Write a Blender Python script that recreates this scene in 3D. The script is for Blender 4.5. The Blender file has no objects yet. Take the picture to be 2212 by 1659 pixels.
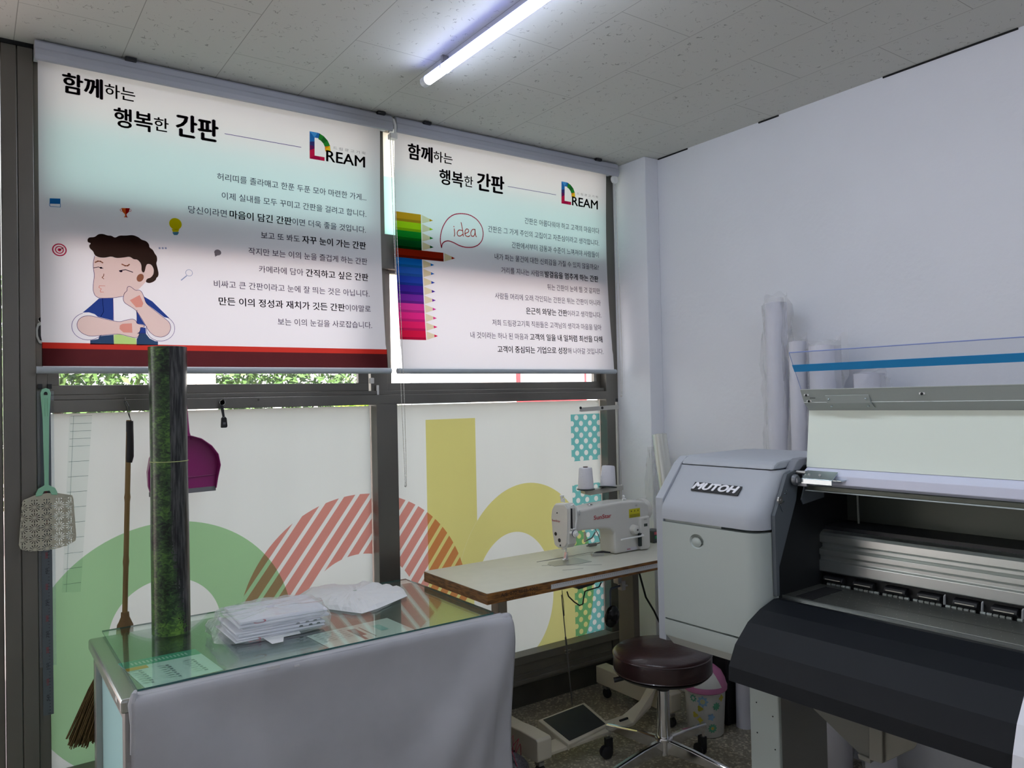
import bpy, bmesh, math, random
from mathutils import Vector, Matrix, noise
R_ = math.radians
random.seed(7)
sc = bpy.context.scene
COL = sc.collection
H = 1.42                      # camera height above the floor

# ------------------------------------------------------------------ camera
FPX = 1658.25
YAW, PITCH, ROLL = 0.615766759, 0.0183540721, -0.0219138462
def cam_axes():
    cy, sy, cp, sp = math.cos(YAW), math.sin(YAW), math.cos(PITCH), math.sin(PITCH)
    f = Vector((sy*cp, cy*cp, sp)); r = Vector((cy, -sy, 0)); u = r.cross(f)
    cr, sr = math.cos(ROLL), math.sin(ROLL)
    return cr*r + sr*u, -sr*r + cr*u, f
RR, UU, FF = cam_axes()
cd = bpy.data.cameras.new('camera'); cd.sensor_width = 36; cd.lens = FPX/2212*36
cd.clip_start = .02; cd.clip_end = 200
cam = bpy.data.objects.new('camera', cd); COL.objects.link(cam)
cam.matrix_world = Matrix(((RR.x, UU.x, -FF.x, 0), (RR.y, UU.y, -FF.y, 0), (RR.z, UU.z, -FF.z, H), (0, 0, 0, 1)))
sc.camera = cam

def ray(px, py): return FF + RR*((px-1106)/FPX) - UU*((py-829.5)/FPX)
def onY(px, py, Y): d = ray(px, py)*1.0; d *= Y/d.y; return Vector((d.x, d.y, d.z+H))
def onX(px, py, X): d = ray(px, py)*1.0; d *= X/d.x; return Vector((d.x, d.y, d.z+H))
def onZ(px, py, Z): d = ray(px, py)*1.0; d *= (Z-H)/d.z; return Vector((d.x, d.y, Z))

# ------------------------------------------------------------------ light and exposure
w = bpy.data.worlds.new('world'); sc.world = w; w.use_nodes = True
nt = w.node_tree; nt.nodes.clear()
out = nt.nodes.new('ShaderNodeOutputWorld'); bg = nt.nodes.new('ShaderNodeBackground')
tc = nt.nodes.new('ShaderNodeTexCoord'); sx = nt.nodes.new('ShaderNodeSeparateXYZ'); rp = nt.nodes.new('ShaderNodeValToRGB')
rp.color_ramp.elements[0].position = 0.0; rp.color_ramp.elements[0].color = (1.0, .98, .95, 1)
rp.color_ramp.elements[1].position = .6; rp.color_ramp.elements[1].color = (.80, .90, 1.0, 1)
nt.links.new(tc.outputs['Generated'], sx.inputs[0]); nt.links.new(sx.outputs['Z'], rp.inputs[0])
nt.links.new(rp.outputs[0], bg.inputs[0]); nt.links.new(bg.outputs[0], out.inputs[0])
bg.inputs[1].default_value = 2.0
sd_ = bpy.data.lights.new('sun', 'SUN'); sd_.energy = 12; sd_.angle = R_(.6); sd_.color = (1, .95, .88)
sun = bpy.data.objects.new('sun', sd_); COL.objects.link(sun); sun.rotation_euler = (R_(38), 0, R_(12))   # shines over the roof onto the street
sc.view_settings.view_transform = 'Standard'; sc.view_settings.look = 'None'
sc.view_settings.exposure = 0.68; sc.view_settings.gamma = 1.0; sc.view_settings.use_curve_mapping = False
sc.cycles.use_denoising = True
sc.cycles.max_bounces = 8; sc.cycles.diffuse_bounces = 5; sc.cycles.transparent_max_bounces = 20
TUBE_STRENGTH = 40.0

# ------------------------------------------------------------------ materials
MATS = {}
def lin(c):
    return tuple(((v/255)/12.92 if v/255 <= .04045 else ((v/255+.055)/1.055)**2.4) for v in c)
def node_mat(name):
    m = bpy.data.materials.new(name); m.use_nodes = True; m.node_tree.nodes.clear(); MATS[name] = m
    return m, m.node_tree
def P(name, col, rough=.6, metal=0, spec=.5, bump=0, bscale=80, var=0, vscale=6, coat=0, trans=0, col2=None, stretch=None, alpha=1):
    """principled material with optional procedural colour variation and bump"""
    m, t = node_mat(name); n = t.nodes; l = t.links
    o = n.new('ShaderNodeOutputMaterial'); b = n.new('ShaderNodeBsdfPrincipled'); l.new(b.outputs[0], o.inputs[0])
    b.inputs['Base Color'].default_value = (*col, 1); b.inputs['Roughness'].default_value = rough
    b.inputs['Metallic'].default_value = metal; b.inputs['Specular IOR Level'].default_value = spec
    b.inputs['Coat Weight'].default_value = coat; b.inputs['Transmission Weight'].default_value = trans
    b.inputs['Alpha'].default_value = alpha
    src = None
    if var or bump or col2:
        tcn = n.new('ShaderNodeTexCoord'); mp = n.new('ShaderNodeMapping'); l.new(tcn.outputs['Object'], mp.inputs[0])
        if stretch: mp.inputs['Scale'].default_value = stretch
        src = mp.outputs[0]
    if var or col2:
        ns = n.new('ShaderNodeTexNoise'); ns.inputs['Scale'].default_value = vscale; ns.inputs['Detail'].default_value = 4
        l.new(src, ns.inputs['Vector']); cr = n.new('ShaderNodeValToRGB')
        c2 = col2 if col2 else tuple(max(0, v*(1-var)) for v in col)
        cr.color_ramp.elements[0].position = .35; cr.color_ramp.elements[0].color = (*c2, 1)
        cr.color_ramp.elements[1].position = .65; cr.color_ramp.elements[1].color = (*col, 1)
        l.new(ns.outputs['Fac'], cr.inputs[0]); l.new(cr.outputs[0], b.inputs['Base Color'])
    if bump:
        nb = n.new('ShaderNodeTexNoise'); nb.inputs['Scale'].default_value = bscale; nb.inputs['Detail'].default_value = 3
        l.new(src, nb.inputs['Vector']); bp = n.new('ShaderNodeBump'); bp.inputs['Strength'].default_value = bump
        bp.inputs['Distance'].default_value = .01
        l.new(nb.outputs['Fac'], bp.inputs['Height']); l.new(bp.outputs[0], b.inputs['Normal'])
    return m
def ink(name, col):
    m, t = node_mat(name); n = t.nodes
    o = n.new('ShaderNodeOutputMaterial'); b = n.new('ShaderNodeBsdfTransparent'); t.links.new(b.outputs[0], o.inputs[0])
    b.inputs[0].default_value = (*col, 1); return m
def backlit(name, dcol, tcol, mix=.5, var=0, rough_noise=5, stretch=(1, 1, 1)):
    """thin sheet that scatters light both ways (fabric, film, paper)"""
    m, t = node_mat(name); n = t.nodes; l = t.links
    o = n.new('ShaderNodeOutputMaterial'); d = n.new('ShaderNodeBsdfDiffuse'); tr = n.new('ShaderNodeBsdfTranslucent'); mx = n.new('ShaderNodeMixShader')
    d.inputs[0].default_value = (*dcol, 1); tr.inputs[0].default_value = (*tcol, 1); mx.inputs[0].default_value = mix
    if var:
        tcn = n.new('ShaderNodeTexCoord'); mp = n.new('ShaderNodeMapping'); mp.inputs['Scale'].default_value = stretch
        ns = n.new('ShaderNodeTexNoise'); ns.inputs['Scale'].default_value = rough_noise; ns.inputs['Detail'].default_value = 3
        cr = n.new('ShaderNodeValToRGB'); cr.color_ramp.elements[0].position = .3; cr.color_ramp.elements[1].position = .7
        cr.color_ramp.elements[0].color = (*[v*(1-var) for v in tcol], 1); cr.color_ramp.elements[1].color = (*tcol, 1)
        l.new(tcn.outputs['Object'], mp.inputs[0]); l.new(mp.outputs[0], ns.inputs['Vector']); l.new(ns.outputs['Fac'], cr.inputs[0]); l.new(cr.outputs[0], tr.inputs[0])
    l.new(d.outputs[0], mx.inputs[1]); l.new(tr.outputs[0], mx.inputs[2]); l.new(mx.outputs[0], o.inputs[0]); return m
def glassy(name, tint=(1, 1, 1), gloss=.08, rough=.02, haze=0.0, hazecol=(.9, .9, .95), bump=0, fres=True):
    """clear sheet: light passes straight, a little is mirrored, optional milky part"""
    m, t = node_mat(name); n = t.nodes; l = t.links
    o = n.new('ShaderNodeOutputMaterial'); tr = n.new('ShaderNodeBsdfTransparent'); g = n.new('ShaderNodeBsdfGlossy'); mx = n.new('ShaderNodeMixShader')
    tr.inputs[0].default_value = (*tint, 1); g.inputs['Roughness'].default_value = rough; g.inputs[0].default_value = (1, 1, 1, 1)
    base = tr.outputs[0]
    if haze:
        d = n.new('ShaderNodeBsdfDiffuse'); d.inputs[0].default_value = (*hazecol, 1)
        m2 = n.new('ShaderNodeMixShader'); m2.inputs[0].default_value = haze
        l.new(base, m2.inputs[1]); l.new(d.outputs[0], m2.inputs[2]); base = m2.outputs[0]
    if fres:
        lw = n.new('ShaderNodeLayerWeight'); lw.inputs[0].default_value = .5
        l.new(math_node(t, 'ADD', .035, math_node(t, 'MULTIPLY', .9, math_node(t, 'POWER', lw.outputs['Facing'], 5.0))), mx.inputs[0])
    else: mx.inputs[0].default_value = gloss
    if bump:
        tcn = n.new('ShaderNodeTexCoord'); nb = n.new('ShaderNodeTexNoise'); nb.inputs['Scale'].default_value = 28; nb.inputs['Detail'].default_value = 4
        bp = n.new('ShaderNodeBump'); bp.inputs['Strength'].default_value = bump; bp.inputs['Distance'].default_value = .02
        l.new(tcn.outputs['Object'], nb.inputs['Vector']); l.new(nb.outputs['Fac'], bp.inputs['Height']); l.new(bp.outputs[0], g.inputs['Normal'])
    l.new(base, mx.inputs[1]); l.new(g.outputs[0], mx.inputs[2]); l.new(mx.outputs[0], o.inputs[0]); return m
def math_node(t, op, a, b=None, c=None):
    n = t.nodes.new('ShaderNodeMath'); n.operation = op
    for i, v in enumerate((a, b, c)):
        if v is None: continue
        if isinstance(v, (int, float)): n.inputs[i].default_value = v
        else: t.links.new(v, n.inputs[i])
    return n.outputs[0]

WALL = P('wall_paint', (.80, .81, .85), .7, bump=.15, bscale=30, var=.04, vscale=2)
ALU = P('bronze_aluminium', (.20, .19, .17), .38, .85, bump=.02, bscale=200, var=.25, vscale=3, stretch=(1, 1, .3))
ALU_L = P('light_aluminium', (.42, .41, .40), .35, .9)
ALU_D = P('dark_aluminium', (.10, .095, .085), .45, .6)
GAP = P('dark_gap', (.01, .01, .01), .9)
CASS = P('grey_cassette', (.43, .44, .49), .45)
WHITEP = P('white_plastic', (.78, .78, .76), .4)
CHROME = P('chrome', (.8, .8, .82), .12, 1)
STEEL = P('brushed_steel', (.48, .49, .47), .27, 1, bump=.02, bscale=300, stretch=(.2, 6, 1))
BLACK = P('black_plastic', (.012, .012, .014), .45)
RUBBER = P('grey_rubber', (.2, .2, .22), .7)
GLASS = glassy('window_glass')
GLASS_G = glassy('green_glass', (.90, .97, .94))
GLASS_E = P('glass_edge', (.02, .10, .09), .1, 0, .8)
FABRIC = backlit('blind_fabric', (.84, .84, .86), (.65, .62, .655), .41)
FILM = backlit('frosted_film', (.78, .80, .78), (.37, .395, .375), .46, var=.10, rough_noise=1.5, stretch=(4, 1, .6))
AQUA = backlit('aqua_film', (.6, .8, .75), (.44, .78, .68), .88)
BEIGEF = backlit('beige_film', (.8, .8, .7), (.80, .82, .72), .88)

def tile_mat():
    m, t = node_mat('ceiling_tile'); n = t.nodes; l = t.links
    o = n.new('ShaderNodeOutputMaterial'); b = n.new('ShaderNodeBsdfPrincipled'); l.new(b.outputs[0], o.inputs[0]); b.inputs['Roughness'].default_value = .85
    g = n.new('ShaderNodeNewGeometry'); s = n.new('ShaderNodeSeparateXYZ'); l.new(g.outputs['Position'], s.inputs[0])
    u = math_node(t, 'DIVIDE', math_node(t, 'SUBTRACT', s.outputs[0], .123), .3)
    ci = math_node(t, 'FLOOR', u); fu = math_node(t, 'SUBTRACT', u, ci)
    par = math_node(t, 'MULTIPLY', ci, .5)
    v = math_node(t, 'ADD', math_node(t, 'DIVIDE', math_node(t, 'SUBTRACT', 2.574, s.outputs[1]), .6), par)
    fv = math_node(t, 'FRACT', v)
    du = math_node(t, 'MULTIPLY', math_node(t, 'MINIMUM', fu, math_node(t, 'SUBTRACT', 1, fu)), .3)
    dv = math_node(t, 'MULTIPLY', math_node(t, 'MINIMUM', fv, math_node(t, 'SUBTRACT', 1, fv)), .6)
    dd = math_node(t, 'MINIMUM', du, dv)
    line = math_node(t, 'LESS_THAN', dd, .0011)
    # short worm marks: ridge of one noise inside blobs of another
    nz = n.new('ShaderNodeTexNoise'); nz.inputs['Scale'].default_value = 34; nz.inputs['Detail'].default_value = 1.5; l.new(g.outputs['Position'], nz.inputs['Vector'])
    ridge = math_node(t, 'LESS_THAN', math_node(t, 'ABSOLUTE', math_node(t, 'SUBTRACT', nz.outputs['Fac'], .5)), .012)
    vo = n.new('ShaderNodeTexVoronoi'); vo.inputs['Scale'].default_value = 30; l.new(g.outputs['Position'], vo.inputs['Vector'])
    blob = math_node(t, 'LESS_THAN', vo.outputs['Distance'], .34)
    vo2 = n.new('ShaderNodeTexVoronoi'); vo2.inputs['Scale'].default_value = 60; l.new(g.outputs['Position'], vo2.inputs['Vector'])
    dots = math_node(t, 'LESS_THAN', vo2.outputs['Distance'], .07)
    inner = math_node(t, 'GREATER_THAN', dd, .012)
    mark = math_node(t, 'MULTIPLY', math_node(t, 'MAXIMUM', math_node(t, 'MULTIPLY', ridge, blob), dots), inner)
    h = math_node(t, 'MAXIMUM', mark, line)
    mx = n.new('ShaderNodeMix'); mx.data_type = 'RGBA'; l.new(math_node(t, 'MULTIPLY', h, .62), mx.inputs[0])
    mx.inputs[6].default_value = (.60, .60, .56, 1); mx.inputs[7].default_value = (.16, .16, .14, 1); l.new(mx.outputs[2], b.inputs['Base Color'])
    bp = n.new('ShaderNodeBump'); bp.invert = True; bp.inputs['Strength'].default_value = .7; bp.inputs['Distance'].default_value = .003
    l.new(h, bp.inputs['Height']); l.new(bp.outputs[0], b.inputs['Normal'])
    return m
TILE = tile_mat()
def terrazzo():
    m, t = node_mat('terrazzo'); n = t.nodes; l = t.links
    o = n.new('ShaderNodeOutputMaterial'); b = n.new('ShaderNodeBsdfPrincipled'); l.new(b.outputs[0], o.inputs[0]); b.inputs['Roughness'].default_value = .45
    g = n.new('ShaderNodeNewGeometry'); v = n.new('ShaderNodeTexVoronoi'); v.inputs['Scale'].default_value = 120; l.new(g.outputs['Position'], v.inputs['Vector'])
    r = n.new('ShaderNodeValToRGB'); e = r.color_ramp.elements
    e[0].position = 0; e[0].color = (.21, .19, .14, 1); e[1].position = 1; e[1].color = (.60, .54, .42, 1)
    x = r.color_ramp.elements.new(.7); x.color = (.29, .26, .20, 1)
    sp = n.new('ShaderNodeSeparateColor'); l.new(v.outputs['Color'], sp.inputs[0]); l.new(sp.outputs[0], r.inputs[0])
    l.new(r.outputs[0], b.inputs['Base Color']); return m
TERR = terrazzo()

# ------------------------------------------------------------------ object helpers
def wm(o):
    m = Matrix.LocRotScale(o.location, o.rotation_euler, o.scale)
    return wm(o.parent) @ m if o.parent else m
def thing(name, label, cat, loc=(0, 0, 0), rotz=0, group=None):
    o = bpy.data.objects.new(name, None); COL.objects.link(o); o.location = loc; o.rotation_euler = (0, 0, rotz)
    o.empty_display_size = .05
    o['label'] = label; o['category'] = cat
    if group: o['group'] = group
    return o
def tag(o, label, cat, group=None):
    o['label'] = label; o['category'] = cat
    if group: o['group'] = group
    return o
class MB:
    def __init__(s): s.bm = bmesh.new(); s.mi = 0
    def _f(s, fs):
        for f in fs: f.material_index = s.mi
    def verts(s, pts): return [s.bm.verts.new(p) for p in pts]
    def face(s, pts):
        f = s.bm.faces.new(s.verts(pts)); f.material_index = s.mi; return f
    def box(s, lo, hi, m=None):
        x0, y0, z0 = lo; x1, y1, z1 = hi
        c = [(x0, y0, z0), (x1, y0, z0), (x1, y1, z0), (x0, y1, z0), (x0, y0, z1), (x1, y0, z1), (x1, y1, z1), (x0, y1, z1)]
        if m is not None: c = [m @ Vector(p) for p in c]
        v = s.verts(c)
        s._f([s.bm.faces.new([v[i] for i in q]) for q in ((3, 2, 1, 0), (4, 5, 6, 7), (0, 1, 5, 4), (1, 2, 6, 5), (2, 3, 7, 6), (3, 0, 4, 7))]); return s
    def prism(s, poly, vec):
        """closed solid: polygon (3D points) swept by vec"""
        vec = Vector(vec); a = s.verts(poly); b = s.verts([Vector(p)+vec for p in poly]); n = len(a)
        fs = [s.bm.faces.new(a[::-1]), s.bm.faces.new(b)] + [s.bm.faces.new((a[i], a[(i+1) % n], b[(i+1) % n], b[i])) for i in range(n)]
        s._f(fs); return s
    def tube(s, pts, r, seg=10, caps=True, rs=None):
        pts = [Vector(p) for p in pts]; rings = []; up = None
        for i, p in enumerate(pts):
            d = (pts[min(i+1, len(pts)-1)] - pts[max(i-1, 0)])
            d = d.normalized() if d.length > 0 else Vector((0, 0, 1))
            if up is None: up = Vector((0, 0, 1)) if abs(d.z) < .9 else Vector((1, 0, 0))
            a = d.cross(up).normalized(); b = a.cross(d).normalized(); up = b
            rr = rs[i] if rs else r
            rings.append(s.verts([p + (a*math.cos(2*math.pi*k/seg) + b*math.sin(2*math.pi*k/seg))*rr for k in range(seg)]))
        for i in range(len(rings)-1):
            s._f([s.bm.faces.new((rings[i][k], rings[i][(k+1) % seg], rings[i+1][(k+1) % seg], rings[i+1][k])) for k in range(seg)])
        if caps: s._f([s.bm.faces.new(rings[0][::-1]), s.bm.faces.new(rings[-1])])
        return s
    def lathe(s, prof, c=(0, 0, 0), seg=32, axis='z', mat=None):
        rings = []
        for r, z in prof:
            ring = []
            for k in range(seg):
                a = 2*math.pi*k/seg; x, y = r*math.cos(a), r*math.sin(a)
                p = {'z': (x, y, z), 'x': (z, x, y), 'y': (x, z, y)}[axis]
                p = Vector(p)
                if mat is not None: p = mat @ p
                ring.append(p+Vector(c))
            rings.append(s.verts(ring) if r > 1e-6 else s.verts([ring[0]]))
        for i in range(len(rings)-1):
            A, B = rings[i], rings[i+1]
            for k in range(seg):
                k2 = (k+1) % seg
                if len(A) == 1 and len(B) == 1: continue
                if len(A) == 1: q = (A[0], B[k2], B[k])
                elif len(B) == 1: q = (A[k], A[k2], B[0])
                else: q = (A[k], A[k2], B[k2], B[k])
                s._f([s.bm.faces.new(q)])
        if len(rings[0]) > 1: s._f([s.bm.faces.new(rings[0][::-1])])
        if len(rings[-1]) > 1: s._f([s.bm.faces.new(rings[-1])])
        return s
    def grid(s, fn, nu, nv):
        vv = [[s.bm.verts.new(fn(i/nu, j/nv)) for i in range(nu+1)] for j in range(nv+1)]
        for j in range(nv):
            for i in range(nu):
                s._f([s.bm.faces.new((vv[j][i], vv[j][i+1], vv[j+1][i+1], vv[j+1][i]))])
        return s
    def loft(s, rings, closed=True, caps=True):
        R = [s.verts(r) for r in rings]; n = len(R[0]); m = n if closed else n-1
        for i in range(len(R)-1):
            s._f([s.bm.faces.new((R[i][k], R[i][(k+1) % n], R[i+1][(k+1) % n], R[i+1][k])) for k in range(m)])
        if caps and closed: s._f([s.bm.faces.new(R[0][::-1]), s.bm.faces.new(R[-1])])
        return s
    def ball(s, c, r, sub=1, scale=(1, 1, 1)):
        d = bmesh.ops.create_icosphere(s.bm, subdivisions=sub, radius=r, matrix=Matrix.Translation(c) @ Matrix.Diagonal((*scale, 1)))
        for v in d['verts']:
            for f in v.link_faces: f.material_index = s.mi
        return s
    def build(s, name, mats, parent=None, smooth=False, bevel=0, local=False, solid=0, bseg=2, normals=True, weld=False):
        if weld: bmesh.ops.remove_doubles(s.bm, verts=s.bm.verts, dist=1e-5)
        if normals: bmesh.ops.recalc_face_normals(s.bm, faces=s.bm.faces)
        if parent and not local: s.bm.transform(wm(parent).inverted())
        me = bpy.data.meshes.new(name); s.bm.to_mesh(me); s.bm.free()
        if not isinstance(mats, (list, tuple)): mats = [mats]
        for m in mats: me.materials.append(m)
        if smooth:
            for p in me.polygons: p.use_smooth = True
            me.set_sharp_from_angle(angle=R_(40))
        o = bpy.data.objects.new(name, me); COL.objects.link(o); o.parent = parent
        if solid:
            q = o.modifiers.new('thickness', 'SOLIDIFY'); q.thickness = solid; q.offset = 0
        if bevel:
            q = o.modifiers.new('bevel', 'BEVEL'); q.width = bevel; q.segments = bseg; q.limit_method = 'ANGLE'; q.angle_limit = R_(50)
        return o
def struct(o): o['kind'] = 'structure'; return o
def dup(root, loc=None, rotz=None, label=None, group=None):
    r = root.copy(); COL.objects.link(r)
    if loc is not None: r.location = loc
    if rotz is not None: r.rotation_euler = (0, 0, rotz)
    if label: r['label'] = label
    if group: r['group'] = group
    for ch in list(root.children):
        c = ch.copy(); COL.objects.link(c); c.parent = r
        for g in list(ch.children):
            d = g.copy(); COL.objects.link(d); d.parent = c
    return r

# text as flat meshes --------------------------------------------------
TXT = {}
def text_mesh(s, bold):
    k = (s, bold)
    if k in TXT: return TXT[k]
    c = bpy.data.curves.new('lettering', 'FONT'); c.body = s; c.resolution_u = 3
    if bold: c.offset = bold
    o = bpy.data.objects.new('lettering', c); COL.objects.link(o)
    dg = bpy.context.evaluated_depsgraph_get(); ev = o.evaluated_get(dg); m = ev.to_mesh()
    V = [(v.co.x, v.co.y) for v in m.vertices]; F = [tuple(p.vertices) for p in m.polygons]
    ev.to_mesh_clear(); bpy.data.objects.remove(o); bpy.data.curves.remove(c)
    x0 = min(v[0] for v in V); x1 = max(v[0] for v in V); y0 = min(v[1] for v in V); y1 = max(v[1] for v in V)
    TXT[k] = (V, F, x0, x1, y0, y1); return TXT[k]
def put_text(mb, s, bold, A, B, up, h, fn=None, slant=0):
    if bold:
        A = Vector(A); B = Vector(B); up = Vector(up); d = (B-A).normalized(); b = bold*h*.8; nn_ = d.cross(up).normalized()
        for k, (dx, dz) in enumerate(((-1, 0), (1, 0), (0, 1), (0, -1), (0, 0))): _put(mb, s, A+d*(b+dx*b)+up*(dz*b*.6), B-d*(b-dx*b)+up*(dz*b*.6), up, h-b, (lambda p, k=k: (fn(p) if fn else p)+nn_*(.00004*k)), slant)
    else: _put(mb, s, A, B, up, h, fn, slant)
def _put(mb, s, A, B, up, h, fn=None, slant=0):
    bold = 0
    """fit string between 3D points A (left) and B (right) at mid height, glyph box height h along up"""
    V, F, x0, x1, y0, y1 = text_mesh(s, 0); A = Vector(A); B = Vector(B); up = Vector(up)
    vs = []
    for x, y in V:
        u = (x-x0)/(x1-x0); v = (y-y0)/(y1-y0)-.5
        p = A.lerp(B, u) + up*(h*v) + (B-A).normalized()*(slant*v*h)
        vs.append(mb.bm.verts.new(fn(p) if fn else p))
    for f in F:
        try: q = mb.bm.faces.new([vs[i] for i in f]); q.material_index = mb.mi
        except ValueError: pass
def put_line(mb, segs, A, B, h, hb, fn):
    ws = []; tot = 0
    for k, (s, b) in enumerate(segs):
        V, F, x0, x1, y0, y1 = text_mesh(s.strip(), 0)
        g = 0 if k == 0 else (.34 if (s[0] == ' ' or segs[k-1][0][-1] == ' ') else .07)
        wd = (x1-x0)*(1.12 if b else 1); ws.append((g, wd)); tot += g+wd
    x = 0
    for (s, b), (g, wd) in zip(segs, ws):
        a = A.lerp(B, (x+g)/tot); c = A.lerp(B, (x+g+wd)/tot); x += g+wd
        put_text(mb, s.strip(), .022 if b else 0, a, c, (0, 0, 1), hb if b else h, fn)
def clip(poly, x0, x1, z0, z1):
    """clip a polygon of (x, z) to a rectangle"""
    def cut(P_, inside, inter):
        o = []
        for i in range(len(P_)):
            a, b = P_[i], P_[(i+1) % len(P_)]
            if inside(a):
                o.append(a)
                if not inside(b): o.append(inter(a, b))
            elif inside(b): o.append(inter(a, b))
        return o
    def ix(v): return lambda a, b: (v, a[1]+(b[1]-a[1])*(v-a[0])/(b[0]-a[0]))
    def iz(v): return lambda a, b: (a[0]+(b[0]-a[0])*(v-a[1])/(b[1]-a[1]), v)
    for ins, it in ((lambda p: p[0] >= x0, ix(x0)), (lambda p: p[0] <= x1, ix(x1)), (lambda p: p[1] >= z0, iz(z0)), (lambda p: p[1] <= z1, iz(z1))):
        if poly: poly = cut(poly, ins, it)
    return poly

WY = 2.87      # plane of the shop window
CZ = 2.582     # ceiling height
XR = 2.78      # right wall
# ================================================================== SETTING
m = MB(); m.box((-3, -3, -.1), (XR+.1, WY+.1, 0)); struct(m.build('floor', TERR))
m = MB(); m.box((-3, -3, CZ), (XR+.1, WY+.12, CZ+.08)); struct(m.build('ceiling', TILE))
m = MB(); m.box((XR, -3, 0), (XR+.1, WY+.12, CZ)); struct(m.build('wall_right', WALL))
m = MB(); m.box((2.69, 2.645, 0), (XR, WY+.12, CZ)); struct(m.build('wall_column', WALL, bevel=.004))
m = MB(); m.box((-3, -3.1, 0), (XR+.1, -3, CZ)); struct(m.build('wall_back', WALL))
m = MB(); m.box((-3.1, -3, 0), (-3, WY, CZ)); struct(m.build('wall_left', WALL))
# shadow gap and plaster lip where the right wall meets the ceiling
m = MB()
for a, b in ((-.2, .35), (.62, 1.02), (1.05, 1.5), (1.95, 2.05), (2.45, 2.64)): m.box((XR-.004, a, CZ-.006), (XR, b, CZ))
struct(m.build('trim_1', GAP))

# window wall ------------------------------------------------------
PX0, PX1 = .1, .172          # bronze post left of the shop window
m = MB(); m.box((.088, 2.855, 0), (.1295, 2.95, CZ-.012)); m.box((.1315, 2.855, 0), (.174, 2.95, CZ-.012)); m.box((.1, 2.865, 0), (.17, 2.94, CZ-.02))
struct(m.build('trim_2', ALU, bevel=.002))
m = MB(); m.box((.08, 2.851, CZ-.012), (.178, 2.95, CZ)); struct(m.build('trim_3', GAP))
win = struct(bpy.data.objects.new('window_1', None)); COL.objects.link(win)
m = MB()
def fr(x0, x1, z0, z1, y0=2.875, y1=2.945): m.box((x0, y0, z0), (x1, y1, z1))
fr(.174, .206, 0, CZ, 2.872); fr(2.612, 2.69, 0, CZ, 2.872)                      # jambs
fr(1.352, 1.446, .20, 1.41, 2.868)                                              # lower mullion
fr(1.345, 1.42, 1.46, CZ, 2.90)                                                 # upper mullion
fr(.206, 2.612, 1.405, 1.445, 2.868); fr(.206, 2.612, 1.445, 1.462, 2.885)     # mid rail, stepped track
fr(.206, 2.612, 1.966, 2.11, 2.875)                                              # transom behind the blinds
fr(.206, 2.612, 2.545, CZ, 2.875)                                                  # head
o = struct(m.build('window_frame', ALU, win, bevel=.002)); m = MB()
fr(.174, 2.66, .205, .242, 2.860); fr(.174, 2.66, .105, .205, 2.878); fr(.174, 2.66, .150, .156, 2.874); fr(.174, 2.66, .115, .130, 2.870)  # sill, kick panel
struct(m.build('window_sill', P('sill_taupe', (.21, .20, .165), .5, .1, var=.15), win, bevel=.002)); m = MB(); fr(.174, 2.66, .0, .105, 2.895)
struct(m.build('kick_plate', P('kick_dark', (.085, .08, .06), .7, var=.3), win, bevel=.002))
m = MB()
for a, b, y in ((.206, 1.33, 2.890), (1.41, 2.612, 2.912)):
    m.box((a, y, 1.462), (b, y+.022, 1.494)); m.box((a, y, 1.953), (b, y+.022, 1.966))
    m.box((a, y, 1.494), (a+.034, y+.022, 1.953)); m.box((b-.045, y, 1.494), (b, y+.022, 1.953))
struct(m.build('window_sash', ALU, win, bevel=.0015))
m = MB(); m.box((.10, 2.866, 1.415), (.174, 2.868, 1.43))
for a, b in ((.24, 1.29), (1.445, 2.57)): m.box((a, 2.901, 1.49), (b, 2.904, 1.956))
struct(m.build('window_pane', GLASS, win))
m = MB(); m.face([(.206, 2.905, 2.11), (2.612, 2.905, 2.11), (2.612, 2.905, 2.36), (.206, 2.905, 2.36)]); struct(m.build('tinted_pane', AQUA, win))
m = MB(); m.face([(.206, 2.905, 2.36), (2.612, 2.905, 2.36), (2.612, 2.905, 2.545), (.206, 2.905, 2.545)]); struct(m.build('pale_pane', BEIGEF, win))
m = MB(); m.box((.206, 2.93, .242), (1.352, 2.934, 1.405)); m.box((1.446, 2.93, .242), (2.612, 2.934, 1.405)); struct(m.build('window_pane', GLASS, win))
# latch on the sash, screws
m = MB(); m.box((1.335, 2.884, 1.492), (1.352, 2.90, 1.515)); m.box((1.363, 2.882, 1.445), (1.372, 2.893, 1.485)); m.build('sash_latch', WHITEP, win, bevel=.002)
# glazing left of the post (only a sliver is in the photo, it lets daylight in)
w2 = struct(bpy.data.objects.new('window_2', None)); COL.objects.link(w2)
m = MB()
for x in (-2.95, -1.98, -1.0, .045): m.box((x, 2.875, 0), (x+.04, 2.94, CZ))
m.box((-2.95, 2.875, 0), (.085, 2.94, .10)); m.box((-2.95, 2.875, 2.08), (.085, 2.94, 2.13)); m.box((-2.95, 2.875, CZ-.06), (.085, 2.94, CZ))
struct(m.build('window_frame', ALU, w2, bevel=.002))
m = MB(); m.box((-2.95, 2.905, .1), (.085, 2.908, CZ-.06)); struct(m.build('window_pane', GLASS, w2))

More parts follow.
